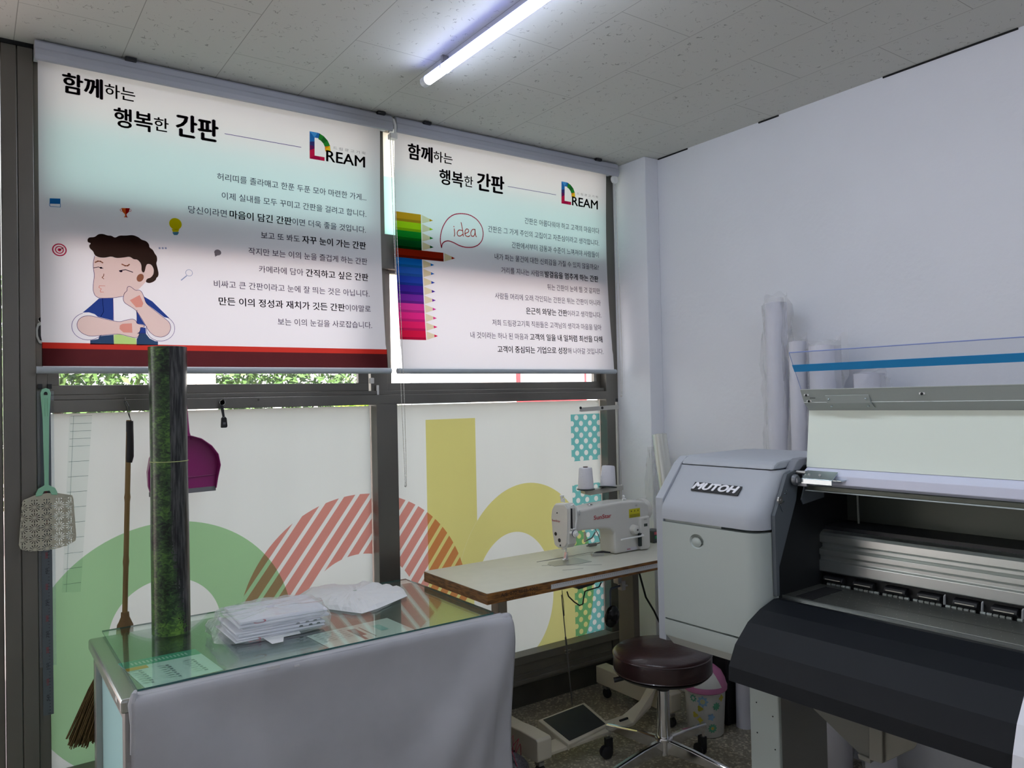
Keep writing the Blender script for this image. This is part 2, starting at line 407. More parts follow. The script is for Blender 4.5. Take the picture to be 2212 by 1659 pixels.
# ------------------------------------------------------------------ frosted film with giant letters
GREEN_I = ink('green_print', (.50, .75, .47)); RED_I = None; YEL_I = ink('yellow_print', (.88, .82, .36))
def stripe_mat():
    m, t = node_mat('red_stripe_print'); n = t.nodes; l = t.links
    o = n.new('ShaderNodeOutputMaterial'); b = n.new('ShaderNodeBsdfTransparent'); l.new(b.outputs[0], o.inputs[0])
    g = n.new('ShaderNodeNewGeometry'); s = n.new('ShaderNodeSeparateXYZ'); l.new(g.outputs['Position'], s.inputs[0])
    q = math_node(t, 'ADD', math_node(t, 'MULTIPLY', s.outputs[0], .795), math_node(t, 'MULTIPLY', s.outputs[2], -.607))
    f = math_node(t, 'LESS_THAN', math_node(t, 'FRACT', math_node(t, 'DIVIDE', math_node(t, 'ADD', q, .012), .0515)), .70)
    mx = n.new('ShaderNodeMix'); mx.data_type = 'RGBA'; l.new(f, mx.inputs[0]); mx.inputs[6].default_value = (1, 1, 1, 1); mx.inputs[7].default_value = (.84, .40, .36, 1)
    l.new(mx.outputs[2], b.inputs[0]); return m
def dot_mat():
    m, t = node_mat('dotted_print'); n = t.nodes; l = t.links
    o = n.new('ShaderNodeOutputMaterial'); b = n.new('ShaderNodeBsdfTransparent'); l.new(b.outputs[0], o.inputs[0])
    g = n.new('ShaderNodeNewGeometry'); s = n.new('ShaderNodeSeparateXYZ'); l.new(g.outputs['Position'], s.inputs[0])
    px, pz = .0585, .0585
    def lat(ox, oz):
        u = math_node(t, 'DIVIDE', math_node(t, 'SUBTRACT', s.outputs[0], 2.397+ox), px); v = math_node(t, 'DIVIDE', math_node(t, 'SUBTRACT', s.outputs[2], 1.316+oz), pz)
        du = math_node(t, 'MULTIPLY', math_node(t, 'SUBTRACT', u, math_node(t, 'ROUND', u)), px); dv = math_node(t, 'MULTIPLY', math_node(t, 'SUBTRACT', v, math_node(t, 'ROUND', v)), pz)
        return math_node(t, 'ADD', math_node(t, 'MULTIPLY', du, du), math_node(t, 'MULTIPLY', dv, dv))
    d = math_node(t, 'MINIMUM', lat(0, 0), lat(px/2, pz/2)); f = math_node(t, 'LESS_THAN', d, .0128**2)
    mx = n.new('ShaderNodeMix'); mx.data_type = 'RGBA'; l.new(f, mx.inputs[0]); mx.inputs[6].default_value = (.26, .66, .68, 1); mx.inputs[7].default_value = (1, 1, 1, 1)
    l.new(mx.outputs[2], b.inputs[0]); return m
RED_I = stripe_mat(); DOT_I = dot_mat()
FY = 2.928
def xz(px, py): p = onY(px, py, FY); return p.x, p.z
GR = (.5694, .5689, .4408, .4408); GH = (.5613, .6287, .1837, .1837); SR = (1.3007, .5410, .5011, .5011); SH = (1.2925, .5387, .2605, .2605)
YB = (2.144, .5035, .4018, .5149); YH = (2.0633, .4966, .2253, .3007)
def ring_cells(c, h, n=120, k=10):
    cells = []
    for i in range(n):
        a0, a1 = 2*math.pi*i/n, 2*math.pi*(i+1)/n
        q = []
        for a in (a0, a1): q.append((c[0]+c[2]*math.cos(a), c[1]+c[3]*math.sin(a)))
        for a in (a1, a0): q.append((h[0]+h[2]*math.cos(a), h[1]+h[3]*math.sin(a)))
        for j in range(k):
            t0, t1 = j/k, (j+1)/k
            L = lambda p, r, t: (p[0]+(r[0]-p[0])*t, p[1]+(r[1]-p[1])*t)
            cells.append([L(q[0], q[3], t0), L(q[1], q[2], t0), L(q[1], q[2], t1), L(q[0], q[3], t1)])
    return cells
def decal(parent, name, cells, mat, rect, y):
    m = MB()
    for c in cells:
        c = clip(c, *rect)
        if len(c) > 2:
            try: m.face([(p[0], y, p[1]) for p in c])
            except ValueError: pass
    if len(m.bm.faces): return m.build(name, mat, parent, weld=True)
panes = [((.206, 1.352, .242, 1.405), 'frosted window film with a pale green round letter, left of the mullion'),
         ((1.446, 2.612, .242, 1.405), 'frosted window film with a big yellow letter b and blue dots, above the sewing table')]
barx0 = xz(920, 960)[0]; barx1 = xz(1028, 1000)[0]
bart = xz(970, 905)[1]
dx0 = xz(1233, 950)[0]; d1t = xz(1270, 894)[1]; d1b = xz(1270, 994)[1]; d2t = xz(1236, 1048)[1]
for (x0, x1, z0, z1), lab in panes:
    f = thing('window_film', lab, 'window film', ((x0+x1)/2, FY, z0), group='printed films on the lower window panes')
    m = MB(); m.face([(x0+.003, FY, z0), (x1-.003, FY, z0), (x1-.003, FY, z1-.004), (x0+.003, FY, z1-.004)]); m.build('film_sheet', FILM, f)
    rect = (x0+.003, x1-.003, z0, z1-.004)
    if x0 < 1: decal(f, 'green_letter', ring_cells(GR, GH), GREEN_I, rect, FY-.0010)
    decal(f, 'striped_letter', ring_cells(SR, SH), RED_I, rect, FY-.0020)
    if x0 > 1:
        cells = ring_cells(YB, YH)
        keep = []
        for c in cells:
            cx = sum(p[0] for p in c)/4
            keep.append(c)
        # stem of the b: only where the ring does not already print
        st = []
        nz_ = 400; zb = YB[1]
        for i in range(nz_):
            za = bart+(z0-.2-bart)*i/nz_; zc = bart+(z0-.2-bart)*(i+1)/nz_; zm = (za+zc)/2
            dz = zm-YB[1]
            xr = barx1
            if abs(dz) < YB[3]: xr = min(barx1, YB[0]-YB[2]*math.sqrt(1-(dz/YB[3])**2)-.0004)
            if xr > barx0: st.append([(barx0, za), (xr, za), (xr, zc), (barx0, zc)])
        decal(f, 'yellow_letter', keep+st, YEL_I, rect, FY-.0010)
        decal(f, 'dotted_letter', [[(dx0, d1t), (3, d1t), (3, d1b), (dx0, d1b)], [(dx0, d2t), (3, d2t), (3, 0), (dx0, 0)]], DOT_I, rect, FY-.0030)

# ------------------------------------------------------------------ outside
m = MB(); m.box((-14, 3.0, -.16), (16, 30, -.06)); o = struct(m.build('ground_outside', P('pavement', (.46, .35, .33), .9, var=.2, vscale=3)))
o['kind'] = 'structure'
LEAF = P('shrub_leaf', (.09, .16, .04), .6, col2=(.05, .12, .02), vscale=4); LEAF2 = P('bright_leaf', (.42, .62, .04), .6)
def shrub(cx, cy, z0, z1, rx, ry, n, mat, label):
    o = thing('street_shrub', label, 'shrub', (cx, cy, -.06), group='hedge shrubs outside the window'); m = MB(); rnd = random.Random(int(cx*100))
    for _ in range(n):
        while True:
            a, b, c = rnd.uniform(-1, 1), rnd.uniform(-1, 1), rnd.uniform(-1, 1)
            if a*a+b*b+c*c < 1: break
        p = Vector((cx+a*rx, cy+b*ry, (z0+z1)/2+c*(z1-z0)/2)); s = rnd.uniform(.03, .07)
        u = Vector((rnd.uniform(-1, 1), rnd.uniform(-1, 1), rnd.uniform(-1, 1))).normalized(); v = u.orthogonal().normalized()
        m.face([p-u*s, p+v*s*.5, p+u*s, p-v*s*.5])
    m.build('foliage', mat, o, normals=False)
    m = MB(); m.tube([(cx, cy, -.06), (cx, cy, (z0+z1)/2)], .05, 8); m.build('stem', P('bark', (.1, .07, .05), .9), o)
shrub(.75, 9.2, .2, 3.0, .9, .8, 6000, LEAF, 'dark green hedge shrub outside, left of the pale concrete post')
shrub(3.35, 9.6, .1, 3.1, 1.15, .8, 7000, LEAF, 'dark green hedge shrub outside, right of the pale concrete post')
shrub(3.75, 8.2, .1, 1.68, .5, .4, 2600, LEAF2, 'bright yellow-green low shrub outside in front of the dark hedge')
m = MB(); m.box((1.72, 8.3, -.06), (2.1, 8.6, 4)); m.box((1.9, 8.28, -.06), (1.93, 8.3, 4)); tag(m.build('concrete_post', P('concrete', (.62, .58, .52), .9, var=.1), bevel=.01), 'pale concrete post seen through the gap below the left blind', 'post')
bl = thing('street_building', 'bright white building across the street seen below the right blind', 'building', (9, 11, -.06))
m = MB(); m.box((4.9, 11, -.06), (15, 14, 3.6)); m.build('wall', P('white_render', (.9, .9, .88), .8), bl)
for k in range(4):
    m = MB(); m.box((5.8+k*2.2, 10.96, .9), (6.9+k*2.2, 10.999, 2.4)); wdw = m.build('window', P('far_glass', (.35, .42, .45), .2), bl)
sg = MB(); sg.box((7.4, 10.3, 1.35), (8.9, 10.34, 2.1)); sgn = tag(sg.build('street_sign', P('sign_red', (.6, .03, .04), .5)), 'red-framed sign board outside, just below the right blind', 'sign')
m = MB(); m.box((7.46, 10.29, 1.41), (8.84, 10.299, 2.04)); m.build('sign_face', P('sign_white', (.85, .85, .85), .5), sgn)
m = MB(); m.tube([(8.15, 10.36, -.06), (8.15, 10.36, 1.5)], .03, 8); m.build('sign_pole', ALU_L, sgn)

# ================================================================== BLINDS
def yb(z):   # sag of the fabric
    t = max(0, min(1, (2.51-z)/.96)); return 2.838 + .012*math.sin(math.pi*min(1, t*1.15)) - .020*t**3
BLK = ink('black_print', (.022, .014, .03)); BLK2 = ink('violet_black_print', (.035, .02, .07)); LINE_I = ink('violet_line_print', (.10, .06, .30)); GREY_I = ink('grey_print', (.30, .30, .33))
INK = {k: ink('ink_'+k, v) for k, v in dict(skin=(.90, .74, .68), hair=(.055, .035, .028), blue=(.04, .09, .36), navy=(.05, .11, .22), lime=(.60, .84, .32), red=(.72, .07, .05),
    maroon=(.15, .035, .04), sky=(.05, .30, .62), orange=(.80, .25, .06), yellow=(.80, .72, .01), teal=(.20, .42, .52), crimson=(.66, .05, .14), steel=(.36, .44, .62), brown=(.42, .22, .14), palm=(.93, .56, .50),
    wood=(.86, .80, .58), ochre=(.72, .42, .03), limep=(.52, .72, .02), green=(.02, .36, .05), dgreen=(.01, .20, .06), brick=(.50, .08, .03), lblue=(.03, .32, .66), mblue=(.04, .20, .60), dblue=(.03, .09, .50),
    indigo=(.07, .03, .38), purple=(.22, .04, .42), magenta=(.72, .06, .40), pink=(.82, .04, .32), rose=(.84, .03, .20), redp=(.76, .02, .10), dash=(.3, .3, .3)).items()}
class Art:
    """flat prints on a blind: pixel outlines of the drawing turned into places on the fabric"""
    def __init__(s, off=.0012): s.m = MB(); s.mats = []; s.off = off
    def pt(s, q):
        y = 2.83
        for _ in range(3): p = onY(q[0], q[1], y); y = yb(p.z)-s.off
        return Vector((p.x, y, p.z))
    def fn(s, p): return Vector((p.x, yb(p.z)-s.off, p.z))
    def use(s, mat):
        if mat not in s.mats: s.mats.append(mat)
        s.m.mi = s.mats.index(mat)
    def poly(s, pts, mat, off=0):
        s.use(mat); P3 = [s.pt(q) for q in pts]
        for p in P3: p.y -= off
        s.m.face(P3)
    def line(s, pts, mat, w=.0016, closed=False, off=.0004):
        s.use(mat); P3 = [s.pt(q) for q in pts]
        if closed: P3.append(P3[0])
        for a, b in zip(P3, P3[1:]):
            d = (b-a)
            if d.length < 1e-6: continue
            d.normalize(); n = Vector((-d.z, 0, d.x))*w/2; e = d*w*.3
            s.m.face([a-n-e-Vector((0, off, 0)), b-n+e-Vector((0, off, 0)), b+n+e-Vector((0, off, 0)), a+n-e-Vector((0, off, 0))])
    def circ(s, c, r, mat, rin=0, n=28, sx=1, rot=0, off=0):
        s.use(mat); C = s.pt(c); ro = []; ri = []
        for k in range(n):
            a = 2*math.pi*k/n; x, z = r*sx*math.cos(a), r*math.sin(a); x, z = x*math.cos(rot)-z*math.sin(rot), x*math.sin(rot)+z*math.cos(rot)
            ro.append(C+Vector((x, -off, z)))
            if rin: ri.append(C+Vector((x, 0, z))*(rin/r)+Vector((0, -off, 0)))
        if not rin: s.m.face(ro)
        else:
            for k in range(n): s.m.face([ro[k], ro[(k+1) % n], ri[(k+1) % n], ri[k]])
    def text(s, st, bold, a, b, h, mat, slant=0):
        s.use(mat); A = s.pt(a); B = s.pt(b); z = (A.z+B.z)/2; A.z = B.z = z; put_text(s.m, st, bold, A, B, (0, 0, 1), h, s.fn, slant)
    def row(s, segs, a, b, h, hb, mat):
        s.use(mat); A = s.pt(a); B = s.pt(b); z = (A.z+B.z)/2; A.z = B.z = z; put_line(s.m, segs, A, B, h, hb, s.fn)
    def build(s, name, parent): return s.m.build(name, s.mats, parent, normals=False)
def Z(x0, y0, k): return lambda *pts: [(x0+p[0]/k, y0+p[1]/k) for p in pts]
z1 = Z(0, 60, 4.424); z2 = Z(400, 200, 4.424); z3 = Z(0, 400, 4.424); z4 = Z(400, 500, 4.424); z5 = Z(800, 250, 3.687); z6 = Z(800, 550, 3.687)

def logo(art, O, w, h):
    """company mark: folded D in colours; O = lower left on the fabric, w x h"""
    def q(u, v): return Vector((O.x+u*w, yb(O.z+v*h)-art.off, O.z+v*h))
    def f(pts, c): art.use(c); art.m.face([q(*p) for p in pts])
    I = {k: ink('logo_'+k, v) for k, v in dict(a=(.08, .38, .78), b=(.03, .20, .55), c=(.05, .05, .22), d=(.16, .02, .14), e=(.62, .02, .10), f=(.45, .01, .08), g=(.03, .30, .05), h=(.02, .18, .04), y=(.85, .62, .03), o=(.80, .30, .02)).items()} if 'logo_a' not in MATS else {k: MATS['logo_'+k] for k in 'abcdefghyo'}
    f([(0, 1), (.38, 1), (.23, .80)], I['a']); f([(0, 1), (.23, .80), (.23, .66), (0, .62)], I['b'] ); f([(.38, 1), (.50, .98), (.42, .80), (.23, .80)], I['b'])
    f([(0, .62), (.23, .66), (.23, .48), (0, .50)], I['c']); f([(0, .50), (.23, .48), (.23, .40), (0, .30)], I['d'])
    f([(0, .30), (.23, .40), (.23, .14), (0, 0)], I['e']); f([(0, 0), (.23, .14), (.45, .14), (.50, 0)], I['f']); f([(.45, .14), (.70, .14), (.70, 0), (.50, 0)], I['e'])
    arc = lambda a, ro: (.30+ro*.70*math.cos(a), .42+ro*.58*math.sin(a))
    an = [R_(76), R_(58), R_(38), R_(18)]
    for i in range(3): f([arc(an[i], 1), arc(an[i+1], 1), arc(an[i+1], .62), arc(an[i], .62)], I['g' if i != 1 else 'h'])
    f([arc(an[3], 1), (1.0, .36), (.72, .44)], I['y']); f([arc(an[3], 1), (.72, .44), arc(an[3], .62)], I['o']); f([(1.0, .36), (.74, .36), (.72, .44)], I['o'])

GREYC = P('chain_bead', (.62, .60, .55), .3, .3)
def chain(parent, x0, x1, dx, z0, z1, y):
    m = MB(); n = int((z0-z1)/.0065)
    for s in (0, 1):
        for k in range(n):
            t = k/(n-1); m.ball((x0+(x1-x0)*t+s*dx*(1-.5*t**6), y+.004*math.sin(t*5+s), z0-(z0-z1)*t), .0022, 1)
        m.tube([(x0+(x1-x0)*t/8+s*dx*(1-.5*(t/8)**6), y+.004*math.sin(t/8*5+s), z0-(z0-z1)*t/8) for t in range(9)], .0007, 4)
    for k in range(5): m.ball((x1+dx*.25+dx*.25*math.cos(math.pi*k/4), y, z1-.004*math.sin(math.pi*k/4)), .0022, 1)
    return m.build('bead_chain', GREYC, parent)
def blind(x0, x1, vx0, vx1, bx0, bx1, label):
    b = thing('roller_blind', label, 'roller blind', ((x0+x1)/2, 2.83, 2.5))
    m = MB(); prof = [(2.868, 2.578), (2.800, 2.578), (2.792, 2.570), (2.790, 2.552), (2.786, 2.545), (2.783, 2.528), (2.787, 2.514), (2.794, 2.511), (2.798, 2.533), (2.868, 2.533)]
    m.prism([(vx0, y, z) for y, z in prof], (vx1-vx0, 0, 0)); m.build('valance', CASS, b)
    m = MB(); m.tube([(bx0, 2.826, 1.541), (bx1, 2.826, 1.541)], .0115, 16); m.build('bottom_bar', P('bar_grey', (.42, .46, .50), .4) if 'bar_grey' not in MATS else MATS['bar_grey'], b, smooth=True)
    m = MB(); m.grid(lambda u, v: (x0+(x1-x0)*u+(.004 if v > .9 else 0)*v, yb(2.538-.988*v), 2.538-.988*v), 40, 40)
    m.build('fabric', FABRIC, b, smooth=True)
    return b
b1 = blind(.186, 1.376, .176, 1.409, .173, 1.399, 'large white roller blind with a thinking man drawing, left of the pair')
for x in (.43, 1.34):
    m = MB(); m.box((x, 2.778, CZ-.014), (x+.035, 2.80, CZ-.003)); m.build('mounting_clip', BLACK, b1, bevel=.002)
A = Art()
def HDR(bl, rows):
    for s_, b_, z, h in rows: a = Art(); a.text(s_, b_, z[0], z[1], h, BLK); a.build('heading_word', bl)
HDR(b1, [('함께', .045, z1((592, 520), (985, 590)), .067), ('하는', .020, z1((1000, 590), (1293, 650)), .046), ('행복', .036, z1((1085, 850), (1460, 908)), .066), ('한', .020, z1((1470, 913), (1612, 937)), .047), ('간판', .050, z1((1678, 920), (2090, 993)), .080)])
A.line(z2((378, 393), (1107, 523)), LINE_I, .0022)
A.build('heading_rule', b1)
rows1 = [([('허리띠를 졸라매고 한푼 두푼 모아 마련한 가게...', 0)], z2((305, 795), (1730, 1010))), ([('이제 실내를 모두 꾸미고 간판을 걸려고 합니다.', 0)], z2((350, 975), (1730, 1168))),
 ([('당신이라면 ', 0), ('마음이 담긴 간판', 1), ('이면 더욱 좋을 것입니다.', 0)], z2((30, 1107), (1727, 1320))), ([('보고 또 봐도 ', 0), ('자꾸 눈이 가는 간판', 1)], z2((725, 1350), (1728, 1475))),
 ([('작지만 보는 이의 눈을 즐겁게 하는 간판', 0)], z2((605, 1508), (1740, 1620))), ([('카메라에 담아 ', 0), ('간직하고 싶은 간판', 1)], z4((705, 360), (1750, 438))),
 ([('비싸고 큰 간판이라고 눈에 잘 띄는 것은 아닙니다.', 0)], z4((275, 503), (1760, 592))), ([('만든 이의 정성과 재치가 깃든 간판', 1), ('이야말로', 0)], z4((320, 668), (1772, 738))), ([('보는 이의 눈길을 사로잡습니다.', 0)], z4((885, 865), (1785, 893)))]
for segs, (a, b) in rows1: A = Art(); A.row(segs, a, b, .0265, .030, BLK2); A.build('text_line', b1)
A = Art(); O = A.pt(z2((1190, 630))[0]); E_ = A.pt(z2((1392, 600))[0]); T_ = A.pt(z2((1185, 368))[0]); logo(A, O, E_.x-O.x, T_.z-O.z)
A.text('REAM', .035, *z2((1347, 604), (1720, 664)), .0435, BLK); A.text('드 림 광 고 기 획', 0, *z2((1415, 525), (1720, 582)), .0115, GREY_I); A.build('company_logo', b1)
# thinking man drawing and the small icons
A = Art(); K = INK
A.poly(z3((400, 1518), (1440, 1530), (2212, 1545), (2212, 1590), (1440, 1577), (402, 1568)), K['red'])
A.m.bm.faces.ensure_lookup_table(); A.m.bm.free(); A = Art()
def smooth(p, it=2, closed=True):
    p = [Vector(q) for q in p]
    for _ in range(it):
        o = []; n = len(p)
        for i in range(n if closed else n-1):
            a, b = p[i], p[(i+1) % n]; o += [a.lerp(b, .22), a.lerp(b, .78)]
        if not closed: o = [p[0]]+o+[p[-1]]
        p = o
    return [(q.x, q.y) for q in p]
hx = lambda m, *p: A.poly(smooth(z3(*p)) if m in (K['hair'], K['skin']) else z3(*p), m)
def band(za, zb, mat):
    A.use(mat); A.m.grid(lambda u, v: (.1868+1.193*u+.001, yb(za+(zb-za)*v)-.0012, za+(zb-za)*v), 1, 2)
zr1 = (A.pt((95, 743.5)).z+A.pt((810, 751)).z)/2; zr2 = (A.pt((95, 755)).z+A.pt((810, 762.5)).z)/2
band(zr1, zr2, K['red']); band(zr2, 1.553, K['maroon'])
hx(K['hair'], (835, 520), (850, 498), (905, 497), (940, 467), (985, 465), (1030, 482), (1065, 482), (1100, 505), (1140, 480), (1200, 482), (1270, 475), (1325, 497), (1350, 520), (1400, 535), (1425, 565), (1427, 595), (1462, 618), (1480, 655), (1500, 680), (1503, 720), (1492, 745), (1505, 790), (1517, 845), (1510, 875), (1495, 885), (1490, 905), (1465, 925), (1425, 938), (1390, 925), (1405, 893), (1440, 885), (1468, 850), (1470, 800), (1445, 757), (1400, 750), (1380, 840), (1352, 825), (1352, 755), (1315, 710), (1275, 708), (1240, 682), (1180, 692), (1110, 698), (1065, 680), (1000, 695), (945, 690), (905, 670), (890, 630), (858, 605), (850, 575), (872, 555), (838, 545))
face = [(905, 675), (890, 740), (892, 800), (903, 860), (893, 930), (888, 1000), (905, 1055), (950, 1082), (1080, 1078), (1178, 1062), (1190, 1030), (1215, 1010), (1215, 970), (1240, 965), (1295, 1005), (1320, 1000), (1395, 925), (1405, 893), (1440, 885), (1468, 850), (1468, 800), (1442, 757), (1400, 752), (1380, 840), (1352, 825), (1352, 757), (1315, 712), (1240, 684), (1110, 700), (1065, 684), (1000, 697), (945, 692)]
hx(K['skin'], *face)
arm1 = [(733, 1330), (750, 1285), (790, 1255), (850, 1245), (930, 1262), (1060, 1293), (1145, 1308), (1200, 1290), (1270, 1278), (1300, 1295), (1310, 1325), (1372, 1336), (1383, 1348), (1370, 1360), (1338, 1360), (1342, 1385), (1330, 1405), (1330, 1440), (1300, 1460), (1240, 1448), (1140, 1420), (1000, 1432), (860, 1446), (790, 1420), (745, 1380)]
arm2 = [(1175, 1090), (1183, 1050), (1190, 1030), (1215, 1010), (1215, 975), (1240, 963), (1295, 1008), (1330, 1000), (1355, 1020), (1375, 1065), (1395, 1130), (1480, 1200), (1570, 1270), (1620, 1310), (1635, 1365), (1610, 1425), (1550, 1455), (1480, 1445), (1420, 1395), (1370, 1300), (1300, 1193), (1230, 1150), (1190, 1125)]
hx(K['skin'], *arm1); hx(K['skin'], *arm2)
hx(K['blue'], (945, 1083), (870, 1150), (790, 1217), (850, 1215), (905, 1232), (935, 1258), (1082, 1293), (1080, 1080))
hx(K['blue'], (1375, 1063), (1455, 1110), (1620, 1272), (1570, 1262), (1398, 1130)); hx(K['blue'], (1303, 1200), (1372, 1312), (1395, 1350), (1390, 1345), (1370, 1332), (1310, 1322))
hx(K['blue'], (1345, 1362), (1392, 1362), (1395, 1416), (1312, 1416), (1335, 1402))
hx(K['navy'], (865, 1482), (940, 1470), (950, 1442), (1084, 1430), (1088, 1524), (865, 1522)); hx(K['navy'], (1310, 1465), (1320, 1450), (1330, 1418), (1393, 1418), (1430, 1465), (1480, 1490), (1510, 1493), (1510, 1530), (1308, 1530))
hx(K['lime'], (1088, 1430), (1140, 1424), (1240, 1452), (1300, 1464), (1308, 1530), (1090, 1525))
dk = LINE_I
for pl in (arm1, arm2): A.line(smooth(z3(*pl)), dk, .0014, closed=True)
A.line(smooth(z3(*face[:10]), 2, False), dk, .0014)
def earc(cx, cy, rx, ry, a0, a1, n=24): return z3(*[(cx+rx*math.cos(R_(a0+(a1-a0)*k/n)), cy+ry*math.sin(R_(a0+(a1-a0)*k/n))) for k in range(n+1)])
A.line(earc(845, 1347, 160, 132, -110, -320), dk, .0014); A.line(earc(1535, 1370, 135, 120, -60, 190), dk, .0014)
for p in ([(1080, 1080), (1085, 1295)], [(980, 1083), (990, 1210), (962, 1258)], [(1082, 1430), (1087, 1525)], [(1308, 1195), (1308, 1320)], [(1308, 1465), (1308, 1530)], [(1312, 1416), (1395, 1416)], [(865, 1482), (865, 1522)]): A.line(z3(*p), dk, .0014)
A.line(z3((910, 738), (935, 726), (960, 728), (982, 742)), K['brown'], .004); A.line(z3((1165, 755), (1195, 770), (1220, 770), (1236, 757)), K['brown'], .004)
A.line(z3((895, 790), (940, 782), (985, 795)), BLK2, .002); A.line(z3((1140, 818), (1200, 808), (1268, 832)), BLK2, .0026); A.circ(z3((965, 790))[0], .0030, BLK2, sx=1.3, off=.0003); A.circ(z3((1155, 822))[0], .0035, BLK2, sx=1.4, off=.0003)
A.line(z3((992, 848), (990, 868), (975, 882), (992, 896)), K['brown'], .0022); A.line(z3((1003, 963), (950, 962), (945, 978), (968, 992), (958, 1008), (962, 1022), (990, 1022)), K['palm'], .0020)
A.circ(z3((1340, 885))[0], .0145, K['brown'], sx=.7, rot=-.45, off=.0003); A.poly(z3((1240, 1100), (1335, 1050), (1370, 1130), (1355, 1165), (1300, 1168)), K['palm'], .0004); A.poly(z3((1145, 1340), (1170, 1325), (1260, 1320), (1265, 1410), (1180, 1408), (1142, 1375)), K['palm'], .0004)
A.poly(z3((475, 125), (577, 128), (577, 180), (475, 176)), K['sky']); A.line(z3((475, 176), (474, 195), (485, 205), (577, 209), (577, 180)), K['sky'], .0014)
A.poly(z3((1160, 218), (1240, 220), (1232, 255), (1208, 278), (1212, 298), (1224, 308), (1180, 306), (1196, 296), (1196, 278), (1172, 255)), K['orange']); A.circ(z3((1160, 238))[0], .0045, K['red'], .0032); A.circ(z3((1241, 240))[0], .0045, K['red'], .0032)
A.poly(z3((1200, 219), (1240, 220), (1232, 255), (1208, 278), (1212, 298), (1224, 308), (1204, 307)), K['crimson'], .0003)
A.circ(z3((1677, 370))[0], .0205, K['yellow']); A.poly(z3((1640, 420), (1714, 420), (1704, 446), (1652, 446)), K['yellow']); A.poly(z3((1650, 447), (1708, 447), (1708, 458), (1696, 476), (1664, 476), (1650, 460)), K['teal'])
for r0, r1 in ((.0205, .0168), (.0125, .0092), (.0052, 0)): A.circ(z3((568, 618))[0], r0, K['crimson'], r1)
A.line(z3((568, 618), (605, 598)), K['hair'], .002)
for x in (1525, 1555, 1584): A.circ(z3((x, 602))[0], .0034, K['steel'])
A.circ(z3((2081, 643))[0], .0105, GREY_I, sx=1.15); A.poly(z3((2050, 655), (2080, 672), (2056, 684)), GREY_I)
A.circ(z3((1807, 838))[0], .0120, K['steel'], .0103); A.line(z3((1783, 866), (1732, 908)), K['steel'], .0035)
A.build('cartoon_drawing', b1)
chain(b1, 1.400, 1.436, .013, 2.50, 1.075, 2.795)
m = MB(); m.tube([(1.417, 2.82, CZ-.004), (1.416, 2.795, 2.56), (1.422, 2.792, 2.54), (1.424, 2.795, 2.51), (1.418, 2.80, 2.495)], .006, 8); m.box((1.402, 2.79, 2.485), (1.43, 2.82, 2.505)); m.build('end_bracket', WHITEP, b1, smooth=True)

b2 = blind(1.441, 2.613, 1.428, 2.652, 1.428, 2.634, 'large white roller blind with coloured pencils and an idea bubble, right of the pair')
for x in (1.55, 2.50):
    m = MB(); m.box((x, 2.778, CZ-.014), (x+.035, 2.80, CZ-.003)); m.build('mounting_clip', BLACK, b2, bevel=.002)
A = Art()
HDR(b2, [('함께', .045, z5((297, 279), (497, 315)), .067), ('하는', .020, z5((502, 318), (655, 350)), .046), ('행복', .036, z5((548, 480), (740, 516)), .066), ('한', .020, z5((748, 516), (818, 532)), .047), ('간판', .050, z5((848, 515), (1068, 560)), .080)])
A.line(z5((1095, 563), (1478, 630)), LINE_I, .0022); A.build('heading_rule', b2)
rows2 = [([('간판은 아름다워야 하고 고객의 마음이다', 0)], z5((1230, 836), (1822, 918))), ([('간판은 그 가게 주인의 고집이고 자존심이라고 생각합니다.', 0)], z5((938, 902), (1822, 1013))), ([('간판에서부터 감동과 수준이 느껴져야 사람들이', 0)], z5((1127, 1033), (1818, 1105))),
 ([('내가 파는 물건에 대한 신뢰감을 가질 수 있지 않을까요?', 0)], z5((990, 1122), (1818, 1206))), ([('거리를 지나는 사람의 ', 0), ('발걸음을 멈추게 하는 간판', 1)], z5((1043, 1230), (1815, 1300))), ([('튀는 간판이 눈에 띌 것 같지만', 0)], z5((1410, 1365), (1828, 1396))),
 ([('사람들 머리에 오래 각인되는 간판은 튀는 간판이 아니라', 0)], z5((993, 1435), (1833, 1490))), ([('은근히 와닿는 간판', 1), ('이라고 생각합니다.', 0)], z5((1240, 1556), (1838, 1585))), ([('저희 드림광고기획 직원들은 고객님의 생각과 마음을 담아', 0)], z6((972, 542), (1840, 578))),
 ([('내 것이라는 하나 된 마음과 ', 0), ('고객의 일을 내 일처럼 최선을 다해', 1)], z6((798, 643), (1848, 672))), ([('고객이 중심되는 기업으로 성장', 1), ('해 나아갈 것입니다.', 0)], z6((1013, 753), (1856, 772)))]
for segs, (a, b) in rows2: A = Art(); A.row(segs, a, b, .0285, .0315, BLK2); A.build('text_line', b2)
A = Art(); O = A.pt(z5((1522, 698))[0]); E_ = A.pt(z5((1632, 670))[0]); T_ = A.pt(z5((1520, 522))[0]); logo(A, O, E_.x-O.x, T_.z-O.z)
A.text('REAM', .035, *z5((1606, 679), (1812, 711)), .0435, BLK); A.text('드 림 광 고 기 획', 0, *z5((1645, 622), (1812, 645)), .0115, GREY_I); A.build('company_logo', b2)
A = Art(); zt = A.pt((854, 456)).z; zbm = A.pt((862, 733)).z; n_ = 14; dz = (zt-zbm)/n_
cols = ['ochre', 'limep', 'green', 'dgreen', 'brick', 'lblue', 'mblue', 'dblue', 'indigo', 'purple', 'magenta', 'pink', 'rose', 'redp']
xe = A.pt((910, 500)).x
